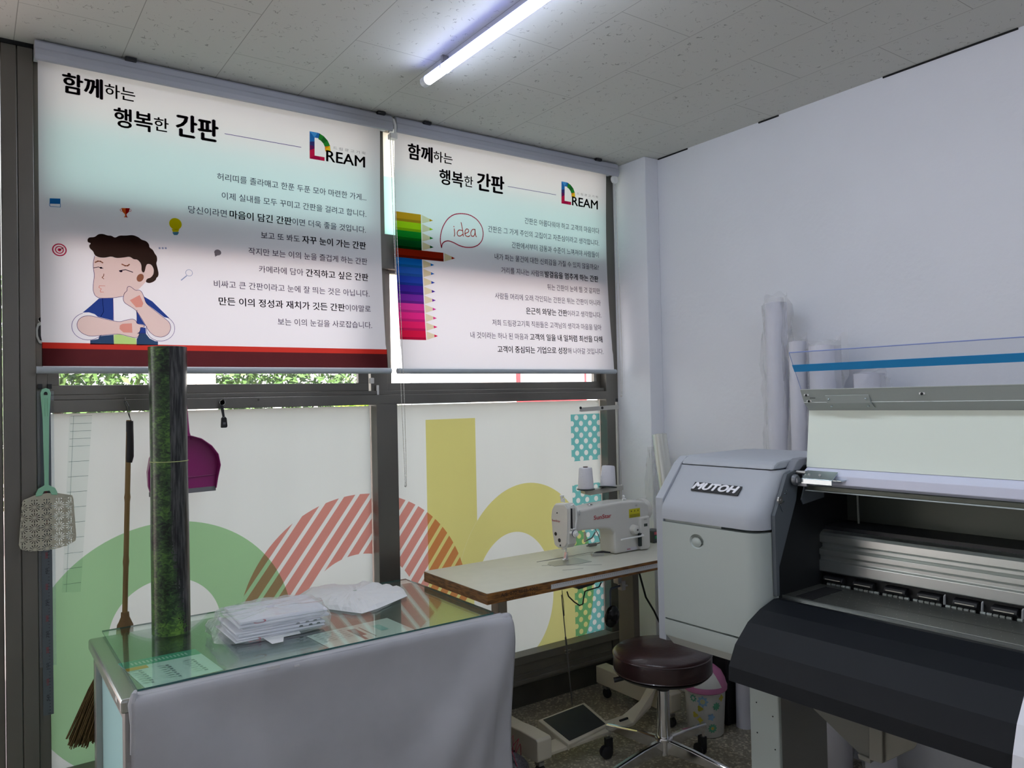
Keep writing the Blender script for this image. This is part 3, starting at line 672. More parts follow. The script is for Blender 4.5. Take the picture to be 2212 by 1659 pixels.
for k, c in enumerate(cols):
    z0 = zt-dz*k; zc = z0-dz/2; z1_ = z0-dz; x1 = xe + (.105 if c == 'brick' else 0); L = .058
    def f(pts, mat): A.use(mat); A.m.face([(x, yb(z)-.0012-o_, z) for x, z, *r in pts for o_ in ([r[0]] if r else [0])])
    sc_ = [(1.4425, z1_), (x1, z1_)] + [(x1+.0035*math.sin(math.pi*(j % 2)), z1_+dz*j/6) for j in range(1, 6)] + [(x1, z0), (1.4425, z0)]
    f(sc_, K[c]); f([(1.4425, z1_, .0003), (x1, z1_, .0003), (x1, z1_+dz*.28, .0003), (1.4425, z1_+dz*.28, .0003)], ink('shade_'+c, (.72, .72, .75)) if 'shade_'+c not in MATS else MATS['shade_'+c])
    f([(x1+.004, z1_+.001), (x1+L*.70, zc-dz*.16), (x1+L*.70, zc+dz*.16), (x1+.004, z0-.001)], K['wood']); f([(x1+L*.70, zc-dz*.16), (x1+L, zc), (x1+L*.70, zc+dz*.16)], K[c])
bub = [(567, 1050), (556, 1000), (560, 940), (578, 880), (615, 820), (665, 785), (725, 778), (790, 788), (850, 825), (888, 880), (901, 940), (890, 995), (860, 1030), (820, 1047), (770, 1050), (715, 1038), (660, 1008), (620, 995), (590, 1002), (572, 1020), (567, 1050)]
A.line(smooth(z5(*bub), 2, False), K['crimson'], .0042)
def stroke(*p): A.line(smooth(z5(*p), 2, False) if len(p) > 2 else z5(*p), K['red'], .0036)
stroke((668, 900), (672, 945), (668, 960)); stroke((664, 880), (666, 886)); stroke((722, 850), (735, 910), (740, 960)); stroke((732, 915), (705, 908), (690, 930), (695, 955), (715, 960), (735, 945)); stroke((752, 940), (785, 925), (780, 905), (765, 900), (752, 920), (756, 955), (780, 965), (792, 955))
stroke((832, 905), (812, 905), (798, 930), (802, 958), (822, 962), (834, 940), (833, 905)); stroke((833, 905), (836, 950), (845, 965))
A.build('pencil_drawing', b2)
chain(b2, 2.628, 2.640, .016, 2.49, 1.42, 2.80)
m = MB(); m.lathe([(.0, -.008), (.016, -.008), (.020, -.004), (.020, .006), (0, .006)], (2.634, 2.80, 2.498), 20, 'y'); m.build('chain_wheel', WHITEP, b2, smooth=True)

# ================================================================== LED TUBE
lamp = thing('tube_light', 'single bright LED tube lamp running along the ceiling', 'ceiling light', (1.33, 1.6, CZ))
EM, t = node_mat('tube_glow'); e = t.nodes.new('ShaderNodeEmission'); e.inputs[0].default_value = (.80, .88, 1, 1); e.inputs[1].default_value = TUBE_STRENGTH
oo = t.nodes.new('ShaderNodeOutputMaterial'); t.links.new(e.outputs[0], oo.inputs[0])
lx, lz, ly1, ly0 = 1.322, CZ-.040, 2.365, 1.165; TR = .0175
EM2, t = node_mat('tube_side_glow'); e = t.nodes.new('ShaderNodeEmission'); e.inputs[0].default_value = (.30, .36, 1, 1); e.inputs[1].default_value = 6.5
oo = t.nodes.new('ShaderNodeOutputMaterial'); t.links.new(e.outputs[0], oo.inputs[0])
m = MB(); m.loft([[(lx+TR*math.cos(R_(a)), y, lz+TR*math.sin(R_(a))) for a in range(-165, -14, 10)] for y in (ly0+.02, ly1-.03)], closed=False)
m.mi = 1
for a0 in (-15, 150): m.loft([[(lx+TR*math.cos(R_(a0+a)), y, lz+TR*math.sin(R_(a0+a))) for a in range(0, 46, 9)] for y in (ly0+.02, ly1-.03)], closed=False)
m.build('diffuser', [EM, EM2], lamp, normals=True)
m = MB(); m.loft([[(lx+.0168*math.cos(R_(a)), y, lz+.0168*math.sin(R_(a))) for a in range(25, 156, 10)] for y in (ly0, ly1)], closed=True); m.build('housing', WHITEP, lamp)
CAPM = P('cap_translucent', (.8, .83, .9), .3)
for a_, b_ in ((ly1-.03, ly1), (ly0, ly0+.02)):
    m = MB(); m.tube([(lx, a_, lz), (lx, b_, lz)], TR+.0005, 20); m.build('end_cap', CAPM, lamp, smooth=True)
for y in (2.22, 1.35):
    m = MB(); m.tube([(lx+.0195*math.cos(R_(a)), y, lz+.0195*math.sin(R_(a))) for a in range(-200, 21, 20)], .0015, 6); m.box((lx-.012, y-.006, lz+.017), (lx+.012, y+.006, CZ)); m.box((lx+.018, y-.004, lz-.010), (lx+.028, y+.004, lz-.002)); m.build('mounting_clip', ALU_L, lamp)
# unseen copies of the tube, added as fill light from outside the view
for p_, lab in (((1.33, -.2, CZ), 'second LED tube lamp in the row, behind the photographer'), ((1.33, -1.9, CZ), 'LED tube lamp at the back of the room above the door side'), ((-.9, .0, CZ), 'LED tube lamp on the left half of the ceiling')):
    dup(lamp, p_, 0, lab)
# ================================================================== THINGS HANGING ON THE FRAME
MINT = P('mint_plastic', (.30, .62, .42), .45); CREAM = None
def net_mat():
    m, t = node_mat('cream_net'); n = t.nodes; l = t.links
    o = n.new('ShaderNodeOutputMaterial'); b = n.new('ShaderNodeBsdfPrincipled'); b.inputs['Base Color'].default_value = (.48, .46, .36, 1); b.inputs['Roughness'].default_value = .5
    tr = n.new('ShaderNodeBsdfTransparent'); mx = n.new('ShaderNodeMixShader'); g = n.new('ShaderNodeNewGeometry'); s = n.new('ShaderNodeSeparateXYZ'); l.new(g.outputs['Position'], s.inputs[0])
    # star lattice: radial spokes inside cells
    px = .033
    u = math_node(t, 'DIVIDE', math_node(t, 'SUBTRACT', s.outputs[0], .197), px); v = math_node(t, 'DIVIDE', math_node(t, 'SUBTRACT', s.outputs[2], .98), px)
    du = math_node(t, 'SUBTRACT', u, math_node(t, 'ROUND', u)); dv = math_node(t, 'SUBTRACT', v, math_node(t, 'ROUND', v))
    ang = math_node(t, 'ARCTAN2', dv, du); rad = math_node(t, 'SQRT', math_node(t, 'ADD', math_node(t, 'MULTIPLY', du, du), math_node(t, 'MULTIPLY', dv, dv)))
    sp = math_node(t, 'GREATER_THAN', math_node(t, 'COSINE', math_node(t, 'MULTIPLY', ang, 12)), .25)
    rr = math_node(t, 'MULTIPLY', math_node(t, 'GREATER_THAN', rad, .14), math_node(t, 'LESS_THAN', rad, .47))
    hole = math_node(t, 'MULTIPLY', sp, rr)
    inb = math_node(t, 'MULTIPLY', math_node(t, 'LESS_THAN', s.outputs[2], 1.135), math_node(t, 'LESS_THAN', math_node(t, 'ABSOLUTE', math_node(t, 'SUBTRACT', s.outputs[0], .197)), .070))
    hole = math_node(t, 'MULTIPLY', hole, inb)
    l.new(hole, mx.inputs[0]); l.new(b.outputs[0], mx.inputs[1]); l.new(tr.outputs[0], mx.inputs[2]); l.new(mx.outputs[0], o.inputs[0]); return m
sw = thing('fly_swatter', 'mint green fly swatter with cream patterned head hanging by the window post', 'fly swatter', (.197, 2.82, .98))
m = MB(); Y = 2.822
hp = [(.183, 1.468), (.187, 1.480), (.197, 1.484), (.207, 1.480), (.211, 1.468), (.206, 1.39), (.203, 1.20), (.203, 1.178), (.220, 1.168), (.226, 1.154), (.226, 1.145), (.210, 1.147), (.205, 1.160), (.190, 1.160), (.184, 1.147), (.168, 1.145), (.168, 1.154), (.174, 1.168), (.191, 1.178), (.191, 1.20), (.188, 1.39)]
m.prism([(x, Y, z) for x, z in hp], (0, .006, 0)); m.build('handle', MINT, sw, bevel=.0015)
m = MB()
for x in (.1905, .197, .2035): m.box((x-.0013, Y-.002, 1.395), (x+.0013, Y+.001, 1.452))
m.build('handle_rib', MINT, sw, bevel=.0005)
m = MB(); m.lathe([(.0, -.0008), (.005, -.0008), (.005, .001), (0, .001)], (.197, Y-.0008, 1.467), 14, 'y'); m.build('hanging_hole', GAP, sw)
m = MB(); hd = [(-.066, 1.128), (-.062, 1.137), (-.03, 1.150), (0, 1.153), (.03, 1.151), (.070, 1.140), (.073, 1.131), (.080, 1.01), (.078, .995), (.05, .980), (0, .973), (-.045, .977), (-.070, .985), (-.075, 1.0)]
m.prism([(.197+x, Y+.003, z) for x, z in hd], (0, .0015, 0)); m.build('swatter_head', net_mat(), sw)
m = MB(); m.box((.178, 2.845, 1.482), (.190, 2.872, 1.497)); m.box((.204, 2.845, 1.482), (.216, 2.872, 1.497)); m.box((.192, 2.818, 1.462), (.202, 2.872, 1.468))
tag(m.build('wall_hook', BLACK, bevel=.001), 'small black double hook on the frame above the fly swatter', 'hook')
RUL = P('ruler_steel', (.13, .15, .17), .35, .7)
rl = thing('steel_ruler', 'long dark steel ruler hanging on the window jamb behind the fly swatter', 'ruler', (.196, 2.866, .45))
m = MB(); m.box((.184, 2.864, .448), (.213, 2.866, 1.44)); m.build('blade', RUL, rl)
m = MB(); NUM = P('ruler_black', (.01, .01, .012), .6); NUR = P('ruler_red', (.35, .03, .03), .6)
for k in range(0, 99): 
    z = .452+k*.01; L_ = .004 if k % 5 else .007; m.box((.205-L_, 2.8634, z), (.205, 2.8638, z+.0012))
m.mi = 0
for k in range(1, 20):
    m.mi = 1 if k % 2 == 0 else 0; z = .452+k*.05
    put_text(m, str(k*50), 0, (.1975, 2.8632, z-.010), (.1975, 2.8632, z+.010), (-1, 0, 0), .007)
m.build('scale_markings', [NUM, NUR], rl, normals=False)
m = MB(); m.box((.176, 2.868, .60), (.222, 2.8684, 1.475)); tag(m.build('plastic_sleeve', glassy('sleeve_plastic', (.9, .93, .95), haze=.06)), 'clear plastic strip hanging behind the steel ruler on the jamb', 'sleeve')
# grid ruler stuck behind the film
gr = thing('grid_ruler', 'faint transparent grid ruler stuck to the frosted film at far left', 'ruler', (.28, 2.925, .82))
m = MB(); g0, g1, g2, g3 = onY(150, 899, 2.925), onY(199, 900, 2.925), onY(174, 1278, 2.925), onY(134, 1280, 2.925)
m.face([g0, g1, g2, g3]); m.build('strip', ink('grid_strip', (.90, .93, .92)), gr)
m = MB()
for k in range(24):
    t = k/23; a = g0.lerp(g3, t); b = g1.lerp(g2, t); wdt = .0007
    if k % 2 == 0 or k < 4: m.box((a.x+.003, 2.9238, a.z-wdt), (b.x, 2.9242, a.z+wdt))
m.face([Vector((g0.x+.011, 2.924, g0.z)), Vector((g0.x+.013, 2.924, g0.z)), Vector((g3.x+.013, 2.924, g3.z)), Vector((g3.x+.011, 2.924, g3.z))])
m.build('grid_lines', ink('grid_ink', (.62, .68, .68)), gr, normals=False)
# broom
BAM = P('bamboo', (.34, .21, .07), .45, var=.35, vscale=14, stretch=(1, 1, .2)); BRI = P('broom_straw', (.16, .10, .03), .85, var=.5, vscale=60, stretch=(8, 8, .4)); TAPE = P('black_tape', (.012, .01, .01), .35)
bx = .425; br = thing('broom', 'bamboo broom with black taped grip hanging behind the desk', 'broom', (bx, 2.80, .35))
m = MB(); zz = [1.375, 1.30, 1.20, 1.135, 1.12, 1.105, 1.0, .93, .91, .89, .80, .72]; pts = []; rs = []
for z in zz:
    pts.append((.432-.020*(1.375-z)/.65, 2.812, z)); rs.append(.0098 if z in (1.12, .91) else .0082)
m.tube(pts, .008, 12, rs=rs); m.build('handle', BAM, br, smooth=True)
m = MB(); m.tube([(.434, 2.812, 1.372), (.434, 2.812, 1.30), (.433, 2.812, 1.255), (.430, 2.812, 1.235)], .012, 12, rs=[.011, .0118, .0125, .010]); m.build('grip', TAPE, br, smooth=True)
m = MB(); m.tube([(.437, 2.80, 1.372), (.430, 2.80, 1.39), (.424, 2.812, 1.42), (.421, 2.83, 1.438), (.427, 2.83, 1.438), (.432, 2.812, 1.42), (.431, 2.80, 1.395), (.436, 2.80, 1.372)], .0012, 5); m.build('hanging_loop', BLACK, br)
m = MB(); m.tube([(.413, 2.812, .745), (.413, 2.812, .73), (.413, 2.812, .715), (.413, 2.812, .705), (.412, 2.812, .69), (.411, 2.812, .665)], .02, 14, rs=[.012, .013, .019, .024, .025, .026]); m.build('collar', P('woven_collar', (.22, .13, .05), .7, bump=.6, bscale=90), br, smooth=True)
m = MB(); rnd = random.Random(3)
for k in range(420):
    a = rnd.uniform(0, 2*math.pi); q = math.sqrt(rnd.random()); x0 = .411+.020*q*math.cos(a); y0 = 2.812+.014*q*math.sin(a)
    x1 = .325+.085*q*math.cos(a)*1.0+rnd.uniform(-.01, .01); y1 = 2.80+.030*q*math.sin(a); z1_ = .36+rnd.uniform(-.012, .03)+.05*max(0, (x1-.36))
    xm = x0*.35+x1*.65+.012; m.tube([(x0, y0, .675), (xm, (y0+y1)/2, .52), (x1, y1, z1_)], .0017, 4, caps=False)
o = m.build('bristles', BRI, br, normals=False); o['kind'] = 'stuff'
# dustpan
MAG = P('magenta_plastic', (.30, .012, .16), .35); dp = thing('dustpan', 'magenta plastic dustpan hanging on the window frame behind the forest-print roll', 'dustpan', (.60, 2.83, 1.12))
def dpx(px, py, Y=2.84): return onY(px, py, Y)
outl = [(325, 1068), (319, 1050), (317, 1020), (322, 990), (336, 966), (360, 950), (385, 944), (400, 941), (408, 941), (430, 947), (452, 962), (466, 980), (471, 1003), (467, 1030), (465, 1053)]
m = MB(); O3 = [dpx(*q) for q in outl]; m.face(O3[::-1]); back = m.bm.faces
n_ = len(O3); fr_ = [p+Vector((0, -.035*(.35+.65*min(1, (p.z-1.12)/.09)), 0)) for p in O3]
for i in range(n_-1): m.face([O3[i], O3[i+1], fr_[i+1], fr_[i]])
m.build('pan', MAG, dp, solid=.0025, weld=True, smooth=False)
m = MB(); a = dpx(322, 1066); b = dpx(466, 1052); m.prism([a+Vector((0, -.004, -.012)), b+Vector((0, -.004, -.012)), b+Vector((0, -.004, .004)), a+Vector((0, -.004, .004))], (0, .008, 0)); m.build('rubber_lip', RUBBER, dp, bevel=.001)
m = MB(); a = dpx(325, 1040); b = dpx(468, 1024); m.tube([a-Vector((0, .004, 0)), b-Vector((0, .004, 0))], .0015, 6); m.build('ridge', MAG, dp)
m = MB(); c0 = dpx(404, 946); m.tube([c0+Vector((0, -.008, -.006)), c0+Vector((-.001, -.010, .02)), c0+Vector((-.003, -.010, .06)), c0+Vector((-.006, -.006, .105)), c0+Vector((-.006, -.004, .118))], .006, 10, rs=[.014, .0075, .0065, .0075, .006]); m.build('handle', MAG, dp, smooth=True)
# key fob with ring on its hook
kf = thing('key_fob', 'black key fob on a ring hanging from the mid rail', 'key', (.74, 2.845, 1.34)); k0 = onY(480, 867, 2.852)
m = MB(); m.lathe([(.0085, -.001), (.0100, 0), (.0085, .001), (.0075, 0), (.0085, -.001)], (k0.x, 2.850, k0.z-.004), 20, 'y'); m.build('key_ring', CHROME, kf)
m = MB(); ka, kb = onY(479, 875, 2.848), onY(484, 924, 2.848)
m.prism([(ka.x-.006, 2.843, ka.z), (ka.x+.005, 2.843, ka.z), (kb.x+.003, 2.843, kb.z+.036), (kb.x-.005, 2.843, kb.z+.036)], (0, .007, 0)); m.build('strap', BLACK, kf, bevel=.002)
m = MB(); m.prism([(kb.x-.012, 2.842, kb.z), (kb.x+.009, 2.842, kb.z), (kb.x+.0115, 2.842, kb.z+.006), (kb.x+.009, 2.842, kb.z+.034), (kb.x+.004, 2.842, kb.z+.040), (kb.x-.005, 2.842, kb.z+.040), (kb.x-.010, 2.842, kb.z+.034)], (0, .010, 0)); m.build('fob_body', P('fob_black', (.01, .01, .01), .2), kf, bevel=.003)
m = MB(); m.box((kb.x-.005, 2.8412, kb.z+.012), (kb.x+.004, 2.842, kb.z+.020)); m.build('button', P('fob_button', (.12, .12, .13), .4), kf, bevel=.0005)
for px, lab in ((268, 'small metal hook on the rail holding the broom loop'), (480, 'small metal hook on the rail holding the key fob'), (557, 'small empty metal hook on the rail right of the key fob')):
    h = onY(px, 866, 2.868); m = MB(); m.tube([(h.x, 2.868, h.z+.004), (h.x, 2.850, h.z+.002), (h.x, 2.846, h.z+.006), (h.x+.001, 2.848, h.z+.012)], .0016, 6); tag(m.build('rail_hook', P('hook_metal', (.25, .24, .22), .4, .9) if 'hook_metal' not in MATS else MATS['hook_metal']), lab, 'hook')
# silver key behind the left edge of the blind
sk = thing('car_key', 'silver and black car key hanging behind the left edge of the left blind', 'key', (.195, 2.86, 1.6)); c = onY(88, 720, 2.862)
m = MB(); prof = [(-.010, .030), (-.014, .012), (-.013, -.012), (-.006, -.032), (.006, -.034), (.014, -.012), (.014, .02), (.008, .034), (-.004, .035)]
m.prism([(c.x+x, 2.856, c.z+z) for x, z in prof], (0, .010, 0)); m.build('case', P('key_silver', (.45, .48, .46), .3, .6), sk, bevel=.002)
m = MB(); m.prism([(c.x+x*.65+.001, 2.8545, c.z+z*.72) for x, z in prof], (0, .003, 0)); m.build('keypad', BLACK, sk, bevel=.001)
m = MB(); m.lathe([(.0095, -.0008), (.0107, 0), (.0095, .0008), (.0083, 0), (.0095, -.0008)], (c.x+.004, 2.861, c.z+.044), 20, 'y'); m.build('key_ring', CHROME, sk)

# ================================================================== DESK
DX0, DX1, DY0, DY1, DZ = .297, 1.447, 2.109, 2.735, .700
CLOTH = P('grey_cloth', (.46, .46, .49), .95, bump=.05, bscale=700, var=.12, vscale=5)
AQP = backlit('aqua_panel', (.50, .72, .72), (.4, .7, .7), .25)
dk_ = thing('reception_desk', 'steel-topped counter desk with pale aqua side by the window', 'desk', (.87, 2.42, 0))
m = MB(); m.box((DX0, DY0, DZ-.036), (DX1, DY1, DZ)); m.build('top', STEEL, dk_, bevel=.008, bseg=3)
m = MB(); m.box((DX0+.03, DY0+.03, .03), (DX0+.05, DY1-.03, DZ-.036)); m.build('side_panel', AQP, dk_)
m = MB(); m.box((DX0+.012, DY0+.02, 0), (DX0+.045, DY0+.06, DZ-.036)); m.box((DX0+.012, DY1-.06, 0), (DX0+.045, DY1-.02, DZ-.036)); m.box((DX0+.012, DY0+.06, DZ-.065), (DX0+.028, DY1-.06, DZ-.036)); m.build('corner_post', ALU_L, dk_, bevel=.002)
m = MB(); m.box((DX0+.06, DY0+.05, .0), (DX1-.03, DY1-.03, DZ-.04)); m.build('body', P('desk_body', (.20, .20, .20), .8), dk_, bevel=.002)
m = MB(); m.prism([(DX0-.001, DY0+.05, DZ-.022), (DX0-.001, DY0+.075, DZ-.018), (DX0-.001, DY0+.07, DZ-.008), (DX0-.001, DY0+.048, DZ-.010)], (.0015, 0, 0)); m.build('sticker', P('sticker_white', (.6, .6, .58), .4), dk_)
# cloth draped over the front
m = MB()
def cl(u, v):
    x = DX0+.024+(DX1-DX0-.018)*u
    s = v*.70
    # gathered at both top corners, swag folds radiating down
    fr1 = math.exp(-((u-(1.0-.42*v**1.1))/.075)**2)*.050*v**.6 + math.exp(-((u-(1.0-.20*v))/.045)**2)*.034*v**.5 + math.exp(-((u-(1.0-.62*v**1.2))/.07)**2)*.022*v**.7
    fl = math.exp(-((u-.02-.24*v)/.07)**2)*.040*v**.6 + math.exp(-((u-.04-.5*v)/.06)**2)*.016*v**.8
    sw_ = .006*math.sin(u*7+v*5)*v + .004*noise.noise(Vector((u*5, v*4, 1)))
    mid = -.020*math.sin(math.pi*u)*math.exp(-((v-.16)/.13)**2)
    if s < .035:
        a = s/.035*math.pi/2; yy = DY0-.004-.012*math.sin(a); z = DZ+.0025-.010*(1-math.cos(a))-.01*(s/.035)
    else: yy = DY0-.016; z = DZ-.0175-(s-.035)*1.0
    yy -= fr1+fl+sw_*.8+mid*.4+.012*v
    x += (-.018*v**2+.01*math.sin(v*9)*v) if u > .93 else (.008*math.sin(v*8)*v-.02*v*(1-v)*2*(1 if u < .1 else 0)*(.1-u)*10)
    z += -.020*math.sin(math.pi*u)**.7*0
    return (x, yy, max(z, .012))
m.grid(cl, 110, 60); m.build('front_cloth', CLOTH, dk_, smooth=True, solid=.0025)
m = MB(); m.grid(lambda u, v: (DX0+.030+(DX1-DX0-.032)*u, DY0-.004+.035*v, DZ+.0022+.0008*noise.noise(Vector((u*30, v*3, 0)))), 60, 4); m.build('cloth_edge', CLOTH, dk_, smooth=True, solid=.0015)
m = MB(); m.tube([(DX0+.036, DY0+.016, DZ+.010), (DX0+.030, DY0-.004, DZ+.008), (DX0+.024, DY0-.012, DZ-.012), (DX0+.026, DY0-.018, DZ-.06), (DX0+.022, DY0-.018, DZ-.13)], .008, 8, rs=[.004, .008, .010, .008, .005]); m.build('cloth_knot', CLOTH, dk_, smooth=True)
m = MB(); m.tube([(DX1-.045, DY0-.008, DZ-.012), (DX1-.01, DY0-.006, DZ-.008), (DX1+.008, DY0+.004, DZ-.010), (DX1+.010, DY0+.03, DZ-.014)], .016, 12, rs=[.008, .015, .017, .014]); m.build('cloth_corner', CLOTH, dk_, smooth=True)
for k, (px, py, sx_, sy_) in enumerate(((590, 1441, .018, .005), (640, 1437, .008, .003))):
    a = onY(px, py, DY0-.019); m = MB(); m.box((a.x-sx_, DY0-.0245, a.z-sy_), (a.x+sx_, DY0-.0225, a.z+sy_)); m.build('tape_piece', P('shiny_tape%d' % k, (.6, .6, .62), .1, 0, 1), dk_, bevel=.001)
# glass sheet on top
gx = [onZ(313, 1495, .7065), onZ(217, 1368, .7065), onZ(888, 1251, .7065), onZ(1052, 1329, .7065)]
GX0, GX1, GY0, GY1 = .340, 1.418, DY0+.030, DY1+.035
gl = thing('glass_sheet', 'green-edged glass sheet lying on the counter desk', 'glass top', (.87, 2.42, DZ)); m = MB()
m.box((GX0, GY0, DZ+.0035), (GX1, GY1, DZ+.0085)); o = m.build('pane', GLASS_G, gl, bevel=.0)
for f in o.data.polygons:
    pass
o.data.materials.append(GLASS_E)
for f in o.data.polygons:
    if abs(f.normal.z) < .5: f.material_index = 1
# papers under the glass
def paper(name, quad, mat, label, cat, extra=None):
    t = thing(name, label, cat, quad[0]); m = MB(); m.prism([Vector((q.x, q.y, DZ+.0008)) for q in quad], (0, 0, .0006)); m.build('sheet', mat, t)
    if extra:
        for li, (nm, rects, mt) in enumerate(extra):
            m = MB()
            for (u0, v0, u1, v1) in rects:
                def q(u, v): return (quad[0].lerp(quad[1], u)).lerp(quad[3].lerp(quad[2], u), v)
                m.face([Vector((p.x, p.y, DZ+.0015+.00025*li)) for p in (q(u0, v0), q(u1, v0), q(u1, v1), q(u0, v1))])
            m.build(nm, mt, t)
    return t
PZ = DZ+.001
rnd = random.Random(5)
q1 = [onZ(255, 1434, PZ), onZ(421, 1402, PZ), onZ(483, 1447, PZ), onZ(314, 1487, PZ)]
sm = [(.02+.34*c+.10, .40+r*.075, .02+.34*c+.10+rnd.uniform(.03, .05), .44+r*.075) for c in range(3) for r in range(7)]
ln = [(.03+.33*c, .39+r*.075, .12+.33*c, .405+r*.075) for c in range(3) for r in range(7)]
paper('leaflet', q1, P('leaflet_paper', (.62, .72, .66), .5), 'green-headed leaflet under the left end of the glass sheet', 'leaflet', [('header_band', [(0, 0, 1, .24)], P('leaflet_green', (.05, .33, .20), .5)), ('header_lettering', [(.12+.05*k, .08, .145+.05*k, .17) for k in range(15)], P('leaflet_pale', (.45, .62, .52), .5)),
    ('orange_tab', [(0, .25, .27, .36)], P('leaflet_orange', (.62, .30, .02), .5)), ('fish_pictures', sm, P('leaflet_grey', (.22, .27, .28), .5)), ('text_lines', ln, P('leaflet_text', (.40, .50, .46), .5))])
q2 = [onZ(662, 1374, PZ), onZ(836, 1335, PZ), onZ(902, 1363, PZ), onZ(719, 1404, PZ)]
paper('price_sheet', q2, P('sheet_paper', (.66, .66, .62), .5), 'printed white sheet with brown block under the glass near the front edge', 'paper', [('brown_block', [(.42, .18, .52, .62), (.42, .42, .46, .85)], P('sheet_brown', (.25, .13, .10), .5)), ('brown_rule', [(.56, .18, .575, .8)], MATS['sheet_brown']), ('aqua_block', [(.70, .25, .80, .6)], P('sheet_aqua', (.35, .55, .50), .5)), ('text_lines', [(.05+.09*k, .12+.1*r, .11+.09*k, .15+.1*r) for k in range(4) for r in range(5)], P('sheet_grey', (.42, .42, .40), .5))])
q3 = [onZ(800, 1290, PZ), onZ(842, 1284, PZ), onZ(864, 1292, PZ), onZ(820, 1300, PZ)]
# roll with forest print
def forest():
    m, t = node_mat('forest_print'); n = t.nodes; l = t.links
    o = n.new('ShaderNodeOutputMaterial'); b = n.new('ShaderNodeBsdfPrincipled'); b.inputs['Roughness'].default_value = .28; l.new(b.outputs[0], o.inputs[0])
    tcn = n.new('ShaderNodeTexCoord'); s = n.new('ShaderNodeSeparateXYZ'); l.new(tcn.outputs['Object'], s.inputs[0])
    mp = n.new('ShaderNodeMapping'); mp.inputs['Rotation'].default_value = (0, .5, 0); mp.inputs['Scale'].default_value = (60, 60, 95); l.new(tcn.outputs['Object'], mp.inputs[0])
    n1 = n.new('ShaderNodeTexNoise'); n1.inputs['Scale'].default_value = 1.0; n1.inputs['Detail'].default_value = 5; n1.inputs['Distortion'].default_value = 1.2; l.new(mp.outputs[0], n1.inputs['Vector'])
    n2 = n.new('ShaderNodeTexNoise'); n2.inputs['Scale'].default_value = 9; n2.inputs['Detail'].default_value = 2; l.new(tcn.outputs['Object'], n2.inputs['Vector'])
    a = math_node(t, 'ADD', math_node(t, 'MULTIPLY', n1.outputs['Fac'], .52), math_node(t, 'MULTIPLY', n2.outputs['Fac'], .48))
    low = math_node(t, 'MULTIPLY', math_node(t, 'MAXIMUM', math_node(t, 'SUBTRACT', .30, s.outputs[2]), 0), .28); a = math_node(t, 'ADD', a, low)
    r = n.new('ShaderNodeValToRGB'); e = r.color_ramp.elements; e[0].position = .42; e[0].color = (.004, .009, .005, 1); e[1].position = .72; e[1].color = (.17, .32, .05, 1)
    x = e.new(.53); x.color = (.03, .07, .022, 1); x = e.new(.62); x.color = (.075, .17, .03, 1); l.new(a, r.inputs[0])
    n3 = n.new('ShaderNodeTexNoise'); n3.inputs['Scale'].default_value = 1; n3.inputs['Detail'].default_value = 4; mp3 = n.new('ShaderNodeMapping'); mp3.inputs['Scale'].default_value = (160, 160, 14); l.new(tcn.outputs['Object'], mp3.inputs[0]); l.new(mp3.outputs[0], n3.inputs['Vector'])
    r2 = n.new('ShaderNodeValToRGB'); r2.color_ramp.elements[0].position = .4; r2.color_ramp.elements[0].color = (.004, .004, .005, 1); r2.color_ramp.elements[1].position = .75; r2.color_ramp.elements[1].color = (.10, .10, .10, 1); l.new(n3.outputs['Fac'], r2.inputs[0])
    # bark starts right of a wavering line and stops above the undergrowth
    side = math_node(t, 'ADD', math_node(t, 'ADD', math_node(t, 'MULTIPLY', s.outputs[0], .98), math_node(t, 'MULTIPLY', s.outputs[1], -.19)), math_node(t, 'MULTIPLY', math_node(t, 'SUBTRACT', n1.outputs['Fac'], .5), math_node(t, 'MAXIMUM', .01, math_node(t, 'MULTIPLY', math_node(t, 'SUBTRACT', .62, s.outputs[2]), .16))))
    f = math_node(t, 'GREATER_THAN', side, math_node(t, 'ADD', .004, math_node(t, 'MULTIPLY', math_node(t, 'MAXIMUM', math_node(t, 'SUBTRACT', .30, s.outputs[2]), 0), .12)))
    mx = n.new('ShaderNodeMix'); mx.data_type = 'RGBA'; l.new(f, mx.inputs[0]); l.new(r.outputs[0], mx.inputs[6]); l.new(r2.outputs[0], mx.inputs[7]); l.new(mx.outputs[2], b.inputs['Base Color']); return m
tr_ = onZ(366, 1369, DZ+.009); rc = Vector((.515, 2.615, DZ+.0086))
fr_o = thing('print_roll', 'tall dark roll printed with a forest photo standing on the desk', 'roll', rc)
m = MB(); RO = .0565; zt_ = 1.605-rc.z
prof = [(RO*1.0, 0), (RO*1.0, .30), (RO*.97, .50), (RO*.97, .72), (RO*1.0, .84), (RO*1.01, zt_), (RO*.98, zt_+.002), (RO*.9, zt_-.002), (RO*.9, .3), (RO*.9, .01), (RO*.98, 0)]
m.lathe(prof[:6]+[(RO*.95, zt_+.001), (RO*.92, zt_-.01), (0, zt_-.06)], (0, 0, 0), 48); m.build('paper', forest(), fr_o, smooth=True, local=True)
m = MB(); m.lathe([(RO*.995, -.0012), (RO*1.012, 0), (RO*.995, .0012)], (0, 0, 1.245-rc.z), 40); m.build('rubber_band', P('band_green', (.45, .50, .20), .5), fr_o, local=True)
